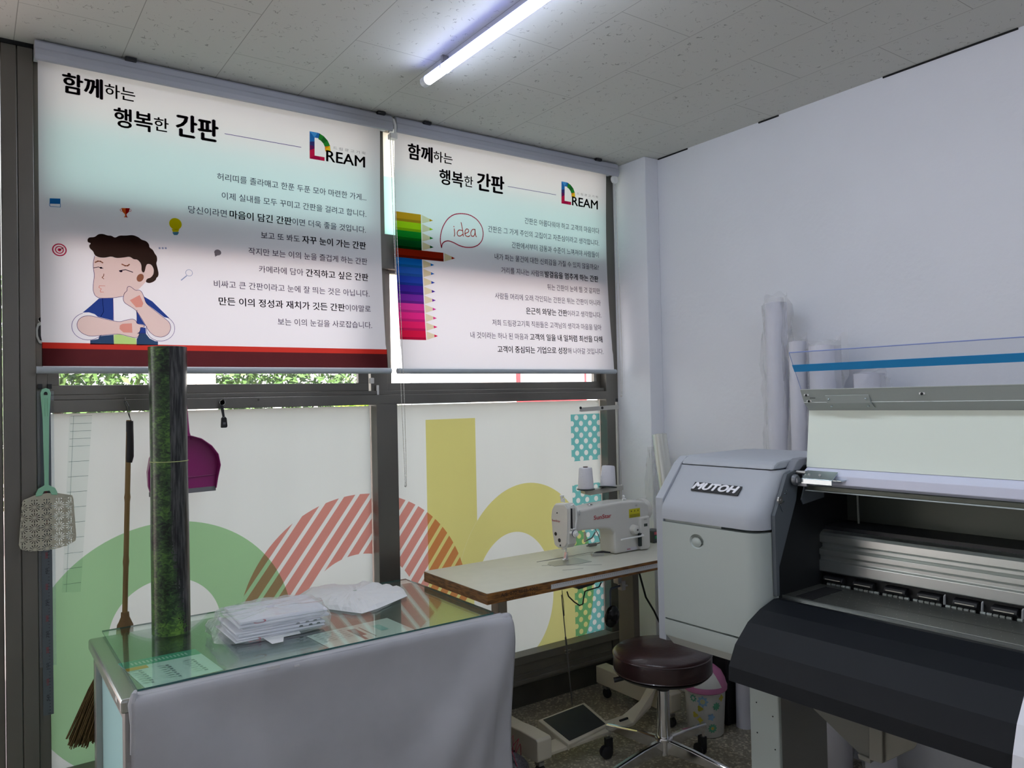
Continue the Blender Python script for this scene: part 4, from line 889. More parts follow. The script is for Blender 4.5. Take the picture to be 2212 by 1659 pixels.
# bags
def crumple(p, amp, f=6, seed=0):
    q = Vector((p.x*f+seed, p.y*f, p.z*f)); a = noise.noise(q); b = noise.noise(q*2.7+Vector((3, 1, 7))); c = abs(noise.noise(q*1.3+Vector((9, 4, 2))))
    return amp*(a*.8+b*.5-c*1.1)
BAGP = backlit('bag_plastic', (.90, .90, .91), (.9, .9, .9), .12); 
BAGT = glassy('bag_clear', (.94, .95, .96), haze=.22, hazecol=(.88, .94, .94), rough=.16, bump=.7)
ENV = P('envelope_white', (.78, .77, .84), .7); ENVL = P('envelope_edge', (.60, .59, .68), .7)
e0 = onZ(512, 1393, DZ+.0095); e1 = onZ(672, 1362, DZ+.0095); ex = (e1-e0).normalized(); ey = Vector((-ex.y, ex.x, 0)); ang = math.atan2(ex.y, ex.x)
rnd = random.Random(11); zc = DZ+.0098
for k in range(7):
    th = (.005, .006, .008, .006, .010, .008, .009)[k]; off = rnd.uniform(-.010, .010); M_ = Matrix.Translation(e0+ex*(off+.004*k)+ey*(rnd.uniform(.0, .012)+.003*k+.004)+Vector((0, 0, zc-e0.z))) @ Matrix.Rotation(ang+rnd.uniform(-.03, .03), 4, 'Z')
    lab = ['bottom envelope of the bagged stack on the glass', 'white envelope second from the bottom of the bagged stack', 'white envelope third from the bottom of the bagged stack', 'white envelope in the middle of the bagged stack', 'white envelope third from the top of the bagged stack', 'white envelope second from the top of the bagged stack', 'top envelope with red ring mark in the bagged stack'][k]
    en = thing('envelope', lab, 'envelope', M_.translation, M_.to_euler().z, 'envelopes in the clear bag')
    m = MB(); w_ = .268+rnd.uniform(-.01, .006)
    m.loft([[(0, 0, 0), (w_, 0, 0), (w_, .215, 0), (0, .215, 0)], [(-.002, -.002, th*.5), (w_+.002, -.003, th*.5), (w_+.002, .216, th*.5), (-.002, .216, th*.5)], [(0, .001, th), (w_, .001, th), (w_, .215, th), (0, .215, th)]]); m.build('paper', ENV, en, local=True)
    if k in (0, 6):
        m = MB(); m.loft([[(.055+.020*math.cos(a)*s, -.0034, th*.5+.0055*math.sin(a)*s) for a in [j*math.pi/10 for j in range(-9, 4)]] for s in (1, .72)], closed=False); m.build('red_mark', P('mark_red%d' % k, (.50, .02, .06), .6), en, local=True)
    if k in (2, 3):
        m = MB()
        for j, x in enumerate((.18, .21, .235)): m.face([(x, -.0036, th*.2), (x+.014, -.0036, th*.2), (x+.011, -.0036, th*.85), (x+.003, -.0036, th*.85)])
        m.build('black_marks', BLACK, en, local=True)
    zc += th+.0006
top_z = zc
# clear bag around the stack
bgo = thing('plastic_bag', 'crumpled clear plastic bag wrapped around the stack of envelopes', 'bag', e0)
m = MB()
def bagf(u, v):
    a = u*2*math.pi; cx, cy = .130, .105; rx, ry = .185, .140
    n_ = 3.0; ca, sa = math.cos(a), math.sin(a); px_ = cx+rx*math.copysign(abs(ca)**(2/n_), ca); py_ = cy+ry*math.copysign(abs(sa)**(2/n_), sa)
    shrink = 1-.20*max(0, v-.45)**.8*1.2; px_ = cx+(px_-cx)*shrink; py_ = cy+(py_-cy)*shrink
    h_ = .006+v*.064
    p = e0+ex*px_+ey*py_; d = crumple(Vector((p.x, p.y, h_*2)), .013, 12, 2)
    out_ = (ex*ca+ey*sa); q = p+out_*d
    return Vector((q.x, q.y, DZ+.0095+max(.001, h_+d*.5*v)))
m.grid(lambda u, v: bagf(u, v), 80, 8)
ring = [bagf(k/80, 1) for k in range(80)]; ctr = sum(ring, Vector())/80
rows_ = [ring]
for s in (.75, .5, .25, .08): rows_.append([Vector((ctr.x+(p.x-ctr.x)*s, ctr.y+(p.y-ctr.y)*s, top_z+.004+abs(crumple(Vector((ctr.x+(p.x-ctr.x)*s, ctr.y+(p.y-ctr.y)*s, 0)), .016, 12, 5))+.006*(1-s))) for p in ring])
m.loft(rows_, closed=True, caps=False); m.build('film', BAGT, bgo, smooth=True, weld=True)
m = MB(); hp_ = [onZ(575, 1383, DZ+.010), onZ(588, 1391, DZ+.010), onZ(612, 1386, DZ+.010), onZ(613, 1376, DZ+.010), onZ(650, 1368, DZ+.010), onZ(640, 1355, DZ+.012), onZ(560, 1372, DZ+.012)]; m.face(hp_); m.build('bag_handle', BAGP, bgo)
# second flat white bag
b2o = thing('plastic_bag', 'flat empty white plastic bag crumpled beside the mullion on the desk', 'bag', onZ(755, 1300, DZ+.009))
edge = [(645, 1283), (668, 1268), (700, 1262), (745, 1262), (800, 1258), (840, 1262), (872, 1270), (880, 1284), (850, 1297), (815, 1312), (782, 1322), (748, 1318), (705, 1312), (670, 1300)]
E3 = [onZ(x, y+3, DZ+.010) for x, y in edge]; ctr = sum(E3, Vector())/len(E3); N = 56
def ept(u):
    f = u*len(E3); i = int(f) % len(E3); return E3[i].lerp(E3[(i+1) % len(E3)], f-int(f))
m = MB(); rr = []
for s in (1, .92, .8, .62, .42, .2, .05):
    r_ = []
    for k in range(N):
        p = ctr.lerp(ept(k/N), s); hgt = .016*(1-s**3)+.010*max(0, noise.noise(Vector((p.x*14, p.y*14, 3))))*(s < 1)+abs(crumple(p, .012, 20, 8))*(s < .98)
        r_.append(Vector((p.x, p.y, DZ+.0095+hgt)))
    rr.append(r_)
m.loft(rr, closed=True, caps=False); m.build('film', BAGP, b2o)

# ================================================================== SEWING TABLE
TX0, TX1, TY0, TY1, TZ = 1.448, 2.585, 2.222, 2.672, .750
PLY = P('ply_edge', (.30, .13, .03), .45, col2=(.10, .04, .01), vscale=60, stretch=(.4, .4, 3.2)); LAM = P('laminate', (.66, .65, .56), .38, var=.04, vscale=20)
BEI = P('beige_enamel', (.52, .48, .38), .45); OFFW = P('machine_white', (.62, .61, .57), .32, coat=.3)
st = thing('sewing_table', 'cream industrial sewing table with brown plywood edge on a beige stand', 'table', ((TX0+TX1)/2, 2.44, 0))
m = MB(); m.box((TX0, TY0, TZ-.040), (TX1, TY1, TZ-.0012)); m.build('edge', PLY, st, bevel=.002)
m = MB(); m.prism([(TX0+.0005, TY0+.004, TZ-.0012), (TX0+.004, TY0+.0005, TZ-.0012), (TX1, TY0+.0005, TZ-.0012), (TX1, TY1, TZ-.0012), (TX0+.0005, TY1, TZ-.0012)], (0, 0, .0012)); m.build('top', LAM, st)
m = MB(); a = onY(1082, 1285, TY0-.001); b = onY(1160, 1268, TY0-.001); put_text(m, 'A/S. 070-4848-4060', .02, (a.x, TY0-.0006, TZ-.015), (b.x+.004, TY0-.0006, TZ-.015), (0, 0, 1), .0125)
a = onY(1092, 1297, TY0-.001); b = onY(1157, 1281, TY0-.001); put_text(m, 'www.sunstar.co.kr', .01, (a.x, TY0-.0006, TZ-.031), (b.x, TY0-.0006, TZ-.031), (0, 0, 1), .0095); m.build('edge_lettering', P('stamp_ink', (.03, .015, .01), .6), st, normals=False)
ra = onY(1190, 1265, TY0); m = MB(); m.box((ra.x, TY0-.0012, TZ-.030), (TX1-.02, TY0-.0002, TZ-.013)); rt = tag(m.build('tape_measure', P('tape_white', (.60, .60, .60), .5)), 'white measuring tape stuck along the front edge of the sewing table', 'tape measure')
m = MB()
for k in range(int((TX1-.02-ra.x)/.005)):
    x = ra.x+k*.005; L_ = .007 if k % 2 == 0 else .004; m.box((x, TY0-.0017, TZ-.014-L_), (x+.0007, TY0-.0013, TZ-.014))
m.build('scale_markings', P('tape_ink', (.08, .08, .09), .6), rt)
# stand
def ibox(m, x0, x1, y0, y1, z0, z1): m.box((x0, y0, z0), (x1, y1, z1))
for nm, x0, x1 in (('foot', 1.700, 1.766), ('foot', 2.405, 2.470)):
    m = MB(); m.prism([(x0, 2.300, .07), (x0, 2.290, .078), (x0, 2.290, .150), (x0, 2.300, .157), (x0, 2.40, .157), (x0, 2.47, .150), (x0, 2.765, .150), (x0, 2.765, .07)], (x1-x0, 0, 0)); m.build(nm, BEI, st, bevel=.004)
for x0, x1 in ((1.712, 1.754), (2.440, 2.475)):
    m = MB(); m.box((x0, 2.545, .15), (x1, 2.60, TZ-.04)); m.build('leg', BEI, st, bevel=.003)
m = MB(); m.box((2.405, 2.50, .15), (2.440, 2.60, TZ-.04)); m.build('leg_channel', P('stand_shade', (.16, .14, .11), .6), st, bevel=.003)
m = MB(); m.prism([(1.766, 2.305, .075), (2.20, 2.305, .075), (2.34, 2.345, .10), (2.405, 2.375, .15), (2.405, 2.42, .15), (2.33, 2.40, .105), (2.20, 2.37, .085), (1.766, 2.37, .085)], (0, 0, .012)); m.build('crossbar', BEI, st, bevel=.002)
m = MB()
for x in (2.155, 2.24): m.box((x, 2.335, .0875), (x+.045, 2.342, .0985), Matrix.Translation((0, 0, .0)))
m.build('crossbar_slot', GAP, st)
for x, y in ((1.733, 2.325), (2.437, 2.325), (1.733, 2.73), (2.437, 2.73)):
    m = MB(); m.tube([(x, y, .075), (x, y, .055)], .008, 8); m.box((x-.012, y-.014, .046), (x+.012, y+.014, .058)); mm = m.build('caster', ALU_L, st)
    m = MB(); m.lathe([(.0, -.010), (.020, -.010), (.023, -.006), (.023, .006), (.020, .010), (0, .010)], (x+.004, y, .0235), 20, 'x'); w_ = m.build('wheel', BLACK, mm, smooth=True)
# treadle pedal
pd = thing('treadle_pedal', 'black-topped treadle pedal on the floor bar under the sewing table', 'pedal', (1.98, 2.40, 0))
pq = [onZ(1162, 1555, .142), onZ(1262, 1517, .142), onZ(1318, 1565, .098), onZ(1228, 1608, .098)]
m = MB(); m.prism([p-Vector((0, 0, .012)) for p in pq], (0, 0, .012)); m.build('frame', BEI, pd, bevel=.003)
cen = sum(pq, Vector())/4; m = MB(); m.prism([cen.lerp(p, .86)+Vector((0, 0, .0005)) for p in pq], (0, 0, .002)); m.build('rubber_mat', P('pedal_black', (.008, .009, .012), .5), pd)
m = MB(); m.prism([pq[0]-Vector((0, 0, .012)), pq[3]-Vector((0, 0, .012)), Vector((pq[3].x, pq[3].y, .075)), Vector((pq[0].x, pq[0].y, .10))], (.004, 0, 0)); m.box((1.86, 2.33, .0975), (2.12, 2.345, .10)); m.build('side_flange', BEI, pd)
m = MB(); a = pq[1].lerp(pq[0], .25)+Vector((0, .006, .002)); b = onY(1226, 1400, 2.47); c = onY(1213, 1285, 2.46)
m.tube([a, a.lerp(c, .45)], .0028, 8); m.tube([a.lerp(c, .40), c], .0022, 8); q = a.lerp(c, .5); m.tube([a.lerp(c, .30), a.lerp(c, .62)], .0042, 8); m.tube([q+Vector((-.012, 0, 0)), q+Vector((.022, 0, 0))], .0025, 6); m.tube([q+Vector((-.008, 0, -.012)), q+Vector((.014, 0, -.012))], .0020, 6); m.build('pull_rod', P('rod_metal', (.22, .22, .21), .35, .9), pd, smooth=True)
# under-table box, cable, knee pad
ub = thing('motor_control_box', 'dark control box with cables under the sewing table top', 'control box', (1.98, 2.35, .68))
a = onY(1222, 1262, 2.36); b = onY(1268, 1262, 2.36); m = MB(); m.prism([(a.x, 2.30, .709), (b.x, 2.30, .709), (b.x, 2.30, .690), (b.x-.015, 2.30, .678), (a.x+.02, 2.30, .672), (a.x, 2.30, .685)], (0, .12, 0)); m.build('housing', P('box_dark', (.06, .06, .065), .4), ub, bevel=.004)
m = MB(); ca = [onY(x, y, 2.40) for x, y in ((1225, 1278), (1228, 1288), (1240, 1300), (1252, 1308), (1259, 1305), (1261, 1290), (1264, 1277), (1280, 1272), (1294, 1268), (1299, 1258))]; m.tube(ca, .0028, 8); m.build('cable', BLACK, ub, smooth=True)
m = MB(); ca = [onY(x, y, 2.44) for x, y in ((1214, 1275), (1217, 1300), (1219, 1330))]; m.tube(ca, .0014, 6); m.build('thin_cable', BLACK, ub, smooth=True)
kl = thing('knee_lift', 'black oval knee lift pad hanging under the right of the sewing table', 'knee lift', (2.25, 2.33, .55))
kc = onY(1322, 1332, 2.33); m = MB(); Mk = Matrix.Rotation(R_(-32), 3, 'Z') @ Matrix.Rotation(R_(14), 3, 'Y')
m.lathe([(0, -.014), (.020, -.013), (.029, -.004), (.030, .003), (.025, .008), (0, .009)], kc, 28, 'y', mat=(Mk @ Matrix.Diagonal((1.0, 1, 1.5)))); m.build('pad', P('pad_black', (.01, .01, .01), .2), kl, smooth=True)
ka = onY(1340, 1265, 2.34); m = MB(); m.tube([kc+Vector((0, .008, .03)), kc+Vector((.0, .008, .10)), Vector((kc.x+.004, kc.y+.008, ka.z-.004)), Vector((ka.x, kc.y+.01, ka.z))], .0045, 8); m.build('rod', P('blue_steel', (.10, .12, .16), .4, .7), kl, smooth=True)
m = MB(); m.box((ka.x-.004, 2.325, ka.z-.018), (ka.x+.016, 2.352, ka.z+.022)); m.tube([(ka.x, 2.335, ka.z), (ka.x+.035, 2.335, ka.z-.004)], .004, 8); m.box((ka.x-.02, 2.33, ka.z+.01), (ka.x, 2.36, .709)); m.build('clamp', P('clamp_metal', (.35, .35, .34), .35, .9), kl, bevel=.002)
m = MB(); m.tube([onY(1381, 1238, 2.50), onY(1395, 1290, 2.50), onY(1413, 1320, 2.50), onY(1428, 1352, 2.50), onY(1445, 1390, 2.50)], .0045, 8); tag(m.build('power_cable', BLACK, smooth=True), 'black power cable hanging from the back of the sewing table', 'cable')

# ================================================================== SEWING MACHINE
MY = 2.458
sm_ = thing('sewing_machine', 'white industrial sewing machine with red lettering on the cream table', 'sewing machine', (2.2, MY, TZ))
y0, y1 = MY-.048, MY+.050
def Q(px, py, Y=None): p = onY(px, py, Y if Y else y0); return (p.x, p.z)
m = MB()   # arm with pillar (front silhouette swept back)
sil = [(1244, 1150), (1262, 1146), (1305, 1142), (1318, 1144), (1327, 1152), (1329, 1198), (1372, 1196), (1392, 1192), (1397, 1160), (1400, 1120), (1404, 1100), (1402, 1090), (1392, 1083), (1370, 1082), (1340, 1084), (1300, 1091), (1262, 1100), (1240, 1103)]
pts = [Q(*q) for q in sil]; pts = [(x, max(z, TZ+.002)) for x, z in pts]
ins = .008
def inset(pp, d):
    cx = sum(p[0] for p in pp)/len(pp); cz = sum(p[1] for p in pp)/len(pp); return pp
m.prism([(x, y0, z) for x, z in pts], (0, y1-y0, 0)); m.build('arm', OFFW, sm_, bevel=.010, bseg=4, smooth=False)
XE = 1.967
def QX(px, py, X=None): p = onX(px, py, X if X else XE); return (p.y, p.z)
hs = [(1197, 1088), (1191, 1099), (1189, 1115), (1192, 1150), (1197, 1178), (1203, 1184), (1221, 1184), (1226, 1176), (1228, 1140), (1228, 1098), (1220, 1088)]
pp = [QX(*q) for q in hs]; xr_ = Q(1247, 1120)[0]; m = MB(); m.prism([(XE+.004, y, z) for y, z in pp], (xr_-XE-.004, 0, 0)); m.build('head', OFFW, sm_, bevel=.007, bseg=3)
cy_ = sum(p[0] for p in pp)/len(pp); cz_ = sum(p[1] for p in pp)/len(pp)
m = MB(); m.prism([(XE-.001, cy_+(y-cy_)*.90, cz_+(z-cz_)*.95) for y, z in pp], (.006, 0, 0)); m.build('face_plate', OFFW, sm_, bevel=.002)
m = MB()
for px, py, r in ((1201, 1153, .0075), (1209, 1167, .008), (1211, 1178, .004), (1204, 1108, .003)):
    y, z = QX(px, py); m.lathe([(0, -.001), (r, -.001), (r, .002), (0, .002)], (XE-.0015, y, z), 16, 'x')
m.build('plate_plug', BLACK, sm_)
m = MB(); x, z = Q(1209, 1090); x = XE+.018; m.tube([(x, MY+.01, z), (x, MY+.01, z+.022)], .006, 10); m.tube([(x, MY+.01, z+.022), (x, MY+.01, z+.028)], .009, 12); x2, _ = Q(1232, 1090); m.box((x2-.004, MY-.012, z), (x2+.003, MY-.004, z+.016)); m.build('pressure_screw', WHITEP, sm_, bevel=.001)
m = MB(); m.tube([(Q(1229, 1092)[0], y0-.012, Q(1229, 1092)[1]), (Q(1233, 1088)[0], y0-.016, Q(1233, 1089)[1]), (Q(1239, 1096)[0], y0-.016, Q(1239, 1097)[1]), (Q(1240, 1120)[0], y0-.016, Q(1240, 1120)[1]), (Q(1239, 1140)[0], y0-.012, Q(1239, 1141)[1]), (Q(1232, 1143)[0], y0-.004, Q(1232, 1143)[1])], .004, 8); m.build('take_up_guard', WHITEP, sm_, smooth=True)
m = MB(); m.box((Q(1231, 1095)[0], y0-.0095, Q(1231, 1142)[1]), (Q(1233, 1095)[0], y0+.004, Q(1233, 1098)[1])); m.build('lever_slot', BLACK, sm_)
x, z = Q(1243, 1153, y0-.03); m = MB(); m.lathe([(0, -.020), (.007, -.020), (.008, -.012), (.013, -.011), (.014, -.008), (.010, -.006), (.014, -.003), (.014, .0), (.006, .004), (.006, .022)], (x, y0-.022, z), 20, 'y'); m.build('tension_dial', [WHITEP], sm_, smooth=True)
m = MB(); m.lathe([(.0, -.002), (.0145, -.002), (.0145, .002), (0, .002)], (x, y0-.026, z), 20, 'y'); m.build('tension_disc', P('disc_dark', (.03, .03, .08), .3), sm_)
m = MB(); nx = Vector((XE+.014, MY, TZ)); zt_ = QX(1213, 1180)[1]; m.tube([(nx.x, MY+.004, zt_), (nx.x, MY+.004, TZ+.05)], .0042, 8); m.tube([(nx.x+.014, MY+.004, zt_), (nx.x+.014, MY+.004, TZ+.035)], .0032, 8); m.tube([(nx.x, MY+.004, TZ+.05), (nx.x, MY+.004, TZ+.003)], .0010, 6)
m.prism([(nx.x+.010, MY-.006, TZ+.035), (nx.x+.018, MY-.006, TZ+.035), (nx.x+.016, MY-.006, TZ+.010), (nx.x+.020, MY-.006, TZ+.004), (nx.x-.006, MY-.006, TZ+.004), (nx.x+.004, MY-.006, TZ+.010)], (0, .014, 0)); m.box((nx.x-.006, MY-.001, TZ+.045), (nx.x+.006, MY+.009, TZ+.058)); m.build('needle_assembly', CHROME, sm_, bevel=.0008)
m = MB(); zs = onZ(1165, 1215, TZ); m.prism([(zs.x, MY-.055, TZ+.0003), (zs.x+.10, MY-.085, TZ+.0003), (zs.x+.17, MY-.085, TZ+.0003), (zs.x+.17, MY+.02, TZ+.0003), (zs.x+.03, MY+.02, TZ+.0003), (zs.x, MY-.01, TZ+.0003)], (0, 0, .0012)); m.build('slide_plate', P('plate_metal', (.50, .50, .46), .42, .8), sm_, bevel=.0004)
m = MB(); 
for a, b in (((1160, 1214), (1290, 1195)), ((1170, 1222), (1300, 1220)), ((1215, 1232), (1260, 1228))):
    A_, B_ = onZ(*a, TZ), onZ(*b, TZ); m.tube([A_+Vector((0, 0, .0003)), B_+Vector((0, 0, .0003))], .0005, 4)
m.box((zs.x-.004, MY+.055, TZ+.0002), (zs.x+.30, MY+.057, TZ+.0012)); m.build('bed_seam', P('seam_dark', (.16, .16, .14), .5), sm_)
x, z = Q(1367, 1143, y0); m = MB(); m.lathe([(0, -.028), (.012, -.028), (.018, -.024), (.0195, -.010), (.0195, 0), (.0, .002)], (x, y0, z), 28, 'y'); m.build('stitch_dial', OFFW, sm_, smooth=True)
m = MB(); m.lathe([(0, -.0295), (.004, -.0295), (.004, -.027), (0, -.027)], (x+.001, y0, z), 12, 'y'); m.build('dial_screw', P('screw_dark', (.1, .1, .1), .4, .6), sm_)
m = MB(); p_ = [Q(x_, y_, y0-.012) for x_, y_ in ((1384, 1118), (1403, 1114), (1405, 1180), (1400, 1186), (1384, 1188), (1382, 1150))]; m.prism([(x_, y0-.014, z_) for x_, z_ in p_], (0, .10, 0)); m.build('motor_cover', OFFW, sm_, bevel=.006, bseg=3)
m = MB(); x_, z_ = Q(1395, 1134, y0-.015); m.box((x_-.010, y0-.0155, z_-.006), (x_+.010, y0-.0139, z_+.006)); m.build('display', P('lcd', (.06, .07, .06), .2), sm_, bevel=.001)
m = MB(); x_, z_ = Q(1383, 1165, y0-.015); m.box((x_-.006, y0-.018, z_-.030), (x_+.008, y0-.006, z_+.026)); m.build('side_grille', P('grille_black', (.01, .02, .02), .3), sm_, bevel=.002)
m = MB(); a_, b_ = Q(1342, 1166, y0-.03), Q(1390, 1157, y0-.03); m.tube([(a_[0], y0-.03, a_[1]), (b_[0], y0-.03, b_[1])], .0038, 8); m.tube([(b_[0], y0-.03, b_[1]), (b_[0]+.005, y0, b_[1])], .005, 8); m.build('reverse_lever', WHITEP, sm_, smooth=True)
x_, z_ = Q(1402, 1098); m = MB(); m.lathe([(0, .03), (.030, .03), (.046, .022), (.050, .008), (.048, -.008), (0, -.008)], (x_, MY, z_-.010), 32, 'x'); m.build('handwheel', OFFW, sm_, smooth=True)
REDL = P('red_lettering', (.42, .02, .03), .4); m = MB(); a = Q(1283, 1119, y0-.002); b = Q(1321, 1113, y0-.002); zz_ = (a[1]+b[1])/2
put_text(m, 'SunStar', .03, (a[0], y0-.0012, zz_), (b[0], y0-.0012, zz_), (0, 0, 1), .0175); a = QX(1193, 1122); b = QX(1211, 1125); put_text(m, 'SunStar', .02, (XE-.0016, a[0], a[1]-.002), (XE-.0016, b[0], a[1]-.002), (0, 0, 1), .0085); m.build('brand_lettering', REDL, sm_, normals=False)
m = MB(); a = Q(1359, 1119, y0); b = Q(1382, 1097, y0); m.box((a[0], y0-.001, a[1]), (b[0], y0+.002, b[1])); o = m.build('warning_label', P('label_yellow', (.55, .50, .01), .4), sm_)
m = MB(); w_ = (b[0]-a[0])
for k in range(3): cx = a[0]+w_*(.2+.3*k); zt2 = b[1]-.004; m.face([(cx-.004, y0-.0015, zt2-.008), (cx+.004, y0-.0015, zt2-.008), (cx, y0-.0015, zt2)])
for k in range(4): m.box((a[0]+.003, y0-.0016, a[1]+.003+k*.0032), (b[0]-.003, y0-.0011, a[1]+.0042+k*.0032))
m.build('warning_marks', P('label_ink', (.10, .09, .01), .5), o)
m = MB(); a = Q(1353, 1192, y0); b = Q(1376, 1180, y0); m.box((a[0], y0-.001, a[1]+.003), (b[0], y0+.002, b[1])); o = m.build('maker_label', P('label_white', (.60, .60, .64), .4), sm_)
m = MB(); put_text(m, 'SunStar', .01, (a[0]+.004, y0-.0014, (a[1]+b[1])/2+.004), (a[0]+.022, y0-.0014, (a[1]+b[1])/2+.004), (0, 0, 1), .005); m.box((a[0]+.004, y0-.0015, a[1]+.008), (a[0]+.025, y0-.0011, a[1]+.0095)); m.build('label_lettering', REDL, o, normals=False)
m = MB(); a = Q(1374, 1092, y0); put_text(m, 'CE', 0, (a[0]-.006, y0-.0012, a[1]), (a[0]+.006, y0-.0012, a[1]), (0, 0, 1), .006); a = Q(1394, 1122, y0-.015); put_text(m, 'F.X', .01, (a[0]-.008, y0-.0146, a[1]), (a[0]+.008, y0-.0146, a[1]), (0, 0, 1), .006); m.build('small_marks', P('mark_grey', (.15, .15, .15), .5), sm_, normals=False)
# things on top of the arm
m = MB(); x_, z_ = Q(1274, 1095, MY); m.lathe([(0, 0), (.014, 0), (.016, .004), (.010, .008), (.013, .012), (.004, .015), (0, .015)], (x_, MY, z_-.002), 20); m.tube([(x_-.022, MY-.004, z_+.004), (x_-.012, MY-.02, z_+.008), (x_+.01, MY-.022, z_+.006), (x_+.028, MY-.01, z_+.002)], .0014, 6); m.build('bobbin_winder', CHROME, sm_, smooth=True)
m = MB(); x_, z_ = Q(1302, 1092, MY); m.box((x_-.010, MY-.006, z_-.006), (x_+.010, MY+.004, z_+.004)); x_, z_ = Q(1326, 1088, MY); m.lathe([(0, 0), (.011, 0), (.011, .004), (.004, .008), (0, .009)], (x_, MY, z_-.004), 18); m.build('top_cap', P('cap_dark', (.12, .13, .12), .25, .6), sm_, bevel=.001)
m = MB(); x_, z_ = Q(1348, 1084, MY); m.tube([(x_, MY, z_-.006), (x_, MY, z_+.020)], .003, 8); m.ball((x_-.002, MY, z_+.024), .006, 2); m.tube([(x_-.008, MY, z_+.012), (x_+.009, MY, z_+.010)], .004, 8); m.build('thread_guide', WHITEP, sm_, smooth=True)
m = MB(); a = onY(1252, 1106, y0); m.tube([(a.x, y0-.003, a.z), (a.x-.010, y0-.012, a.z-.010), (a.x-.014, y0-.008, a.z-.004), (a.x, y0-.002, a.z+.006)], .0014, 6); m.build('thread_hook', CHROME, sm_)
# lamp/cable behind the arm
wl = thing('machine_lamp_plug', 'grey plug and cable lying behind the sewing machine arm', 'plug', onZ(1285, 1178, TZ)); a = onZ(1272, 1178, TZ+.010); m = MB(); m.tube([a, a+Vector((.040, -.002, .0))], .0075, 10); m.tube([a+Vector((-.012, 0, -.002)), a], .004, 8); m.build('plug', P('plug_grey', (.22, .22, .22), .5), wl, smooth=True)
m = MB(); b = onZ(1270, 1172, TZ+.008); m.tube([b+Vector((0, .02, 0)), b+Vector((0, .02, .045))], .006, 10); m.build('peg', BEI, wl, smooth=True)
m = MB(); m.tube([a+Vector((.04, -.002, 0)), a+Vector((.07, .0, .004)), a+Vector((.085, .03, .03)), a+Vector((.075, .05, .07))], .0022, 6); m.tube([b+Vector((0, .02, .004)), b+Vector((.05, .03, .010)), b+Vector((.09, .05, .03))], .0030, 6); m.build('cable', P('cable_grey', (.13, .13, .13), .5), wl, smooth=True)
# small tray with tweezers
ty = onZ(1293, 1200, TZ); tt = thing('small_box', 'small grey box with black tweezers lying on the sewing table', 'box', ty, R_(-22)); m = MB(); m.box((-.030, -.011, 0), (.022, .011, .011)); m.build('box', P('box_grey', (.42, .42, .38), .4), tt, bevel=.001, local=True)
m = MB(); m.tube([(-.012, .004, .014), (.018, .006, .014), (.052, -.002, .010)], .0035, 8, rs=[.002, .004, .003]); m.tube([(-.020, .002, .013), (.010, -.004, .014), (.050, -.006, .010)], .003, 8, rs=[.0012, .0035, .003]); m.build('tweezers', BLACK, tt, smooth=True, local=True)
# switch box behind, right end
a = onY(1410, 1172, 2.50); m = MB(); m.box((a.x-.014, 2.48, TZ), (a.x+.045, 2.545, TZ+.055)); sb = tag(m.build('switch_box', P('switch_dark', (.05, .06, .06), .4), bevel=.004), 'dark power switch box beside the right end of the sewing machine', 'switch')
m = MB(); m.box((a.x-.006, 2.4785, TZ+.020), (a.x+.010, 2.480, TZ+.032)); m.build('green_button', P('green_btn', (.02, .25, .08), .4), sb); m = MB(); m.box((a.x-.010, 2.4785, TZ+.038), (a.x+.03, 2.480, TZ+.050)); m.build('red_sticker', P('red_sticker', (.55, .10, .12), .4), sb)
# thread stand
ts = thing('thread_stand', 'grey two-spool thread stand rising behind the sewing machine', 'thread stand', (2.445, 2.62, TZ)); SX, SY = 2.443, 2.62; SG = P('stand_grey', (.50, .49, .45), .4, .3)
m = MB(); m.tube([(SX, SY, TZ), (SX, SY, 1.395)], .0062, 12); m.tube([(SX+.017, SY, TZ), (SX+.017, SY, 1.12)], .0018, 6); m.build('pole', SG, ts, smooth=True)
m = MB(); m.tube([(SX, SY, 1.392), (SX, SY, 1.408)], .0075, 12); m.build('pole_cap', BLACK, ts)
m = MB(); al = onY(1250, 880, SY); m.prism([(al.x, SY-.006, 1.355), (al.x+.004, SY-.006, 1.371), (SX+.010, SY-.006, 1.378), (SX+.010, SY-.006, 1.359), (al.x+.01, SY-.006, 1.352)], (0, .0025, 0)); m.build('thread_arm', SG, ts)
m = MB()
for px in (1254, 1301): q = onY(px, 881, SY-.007); m.lathe([(0, -.002), (.006, -.002), (.006, .001), (0, .001)], (q.x, SY-.007, q.z), 14, 'y')
m.build('eyelet', BLACK, ts)
cL = onY(1265, 1053, SY-.01); cR = onY(1305, 1048, SY-.02)
m = MB(); zb_ = cL.z-.006; m.prism([(cL.x-.012, SY-.02, zb_-.020), (cL.x-.015, SY-.02, zb_-.008), (SX+.012, SY-.02, zb_+.0), (SX+.012, SY-.02, zb_-.022), (cL.x+.02, SY-.02, zb_-.030)], (0, .03, 0)); m.build('tray_arm', SG, ts, bevel=.002)
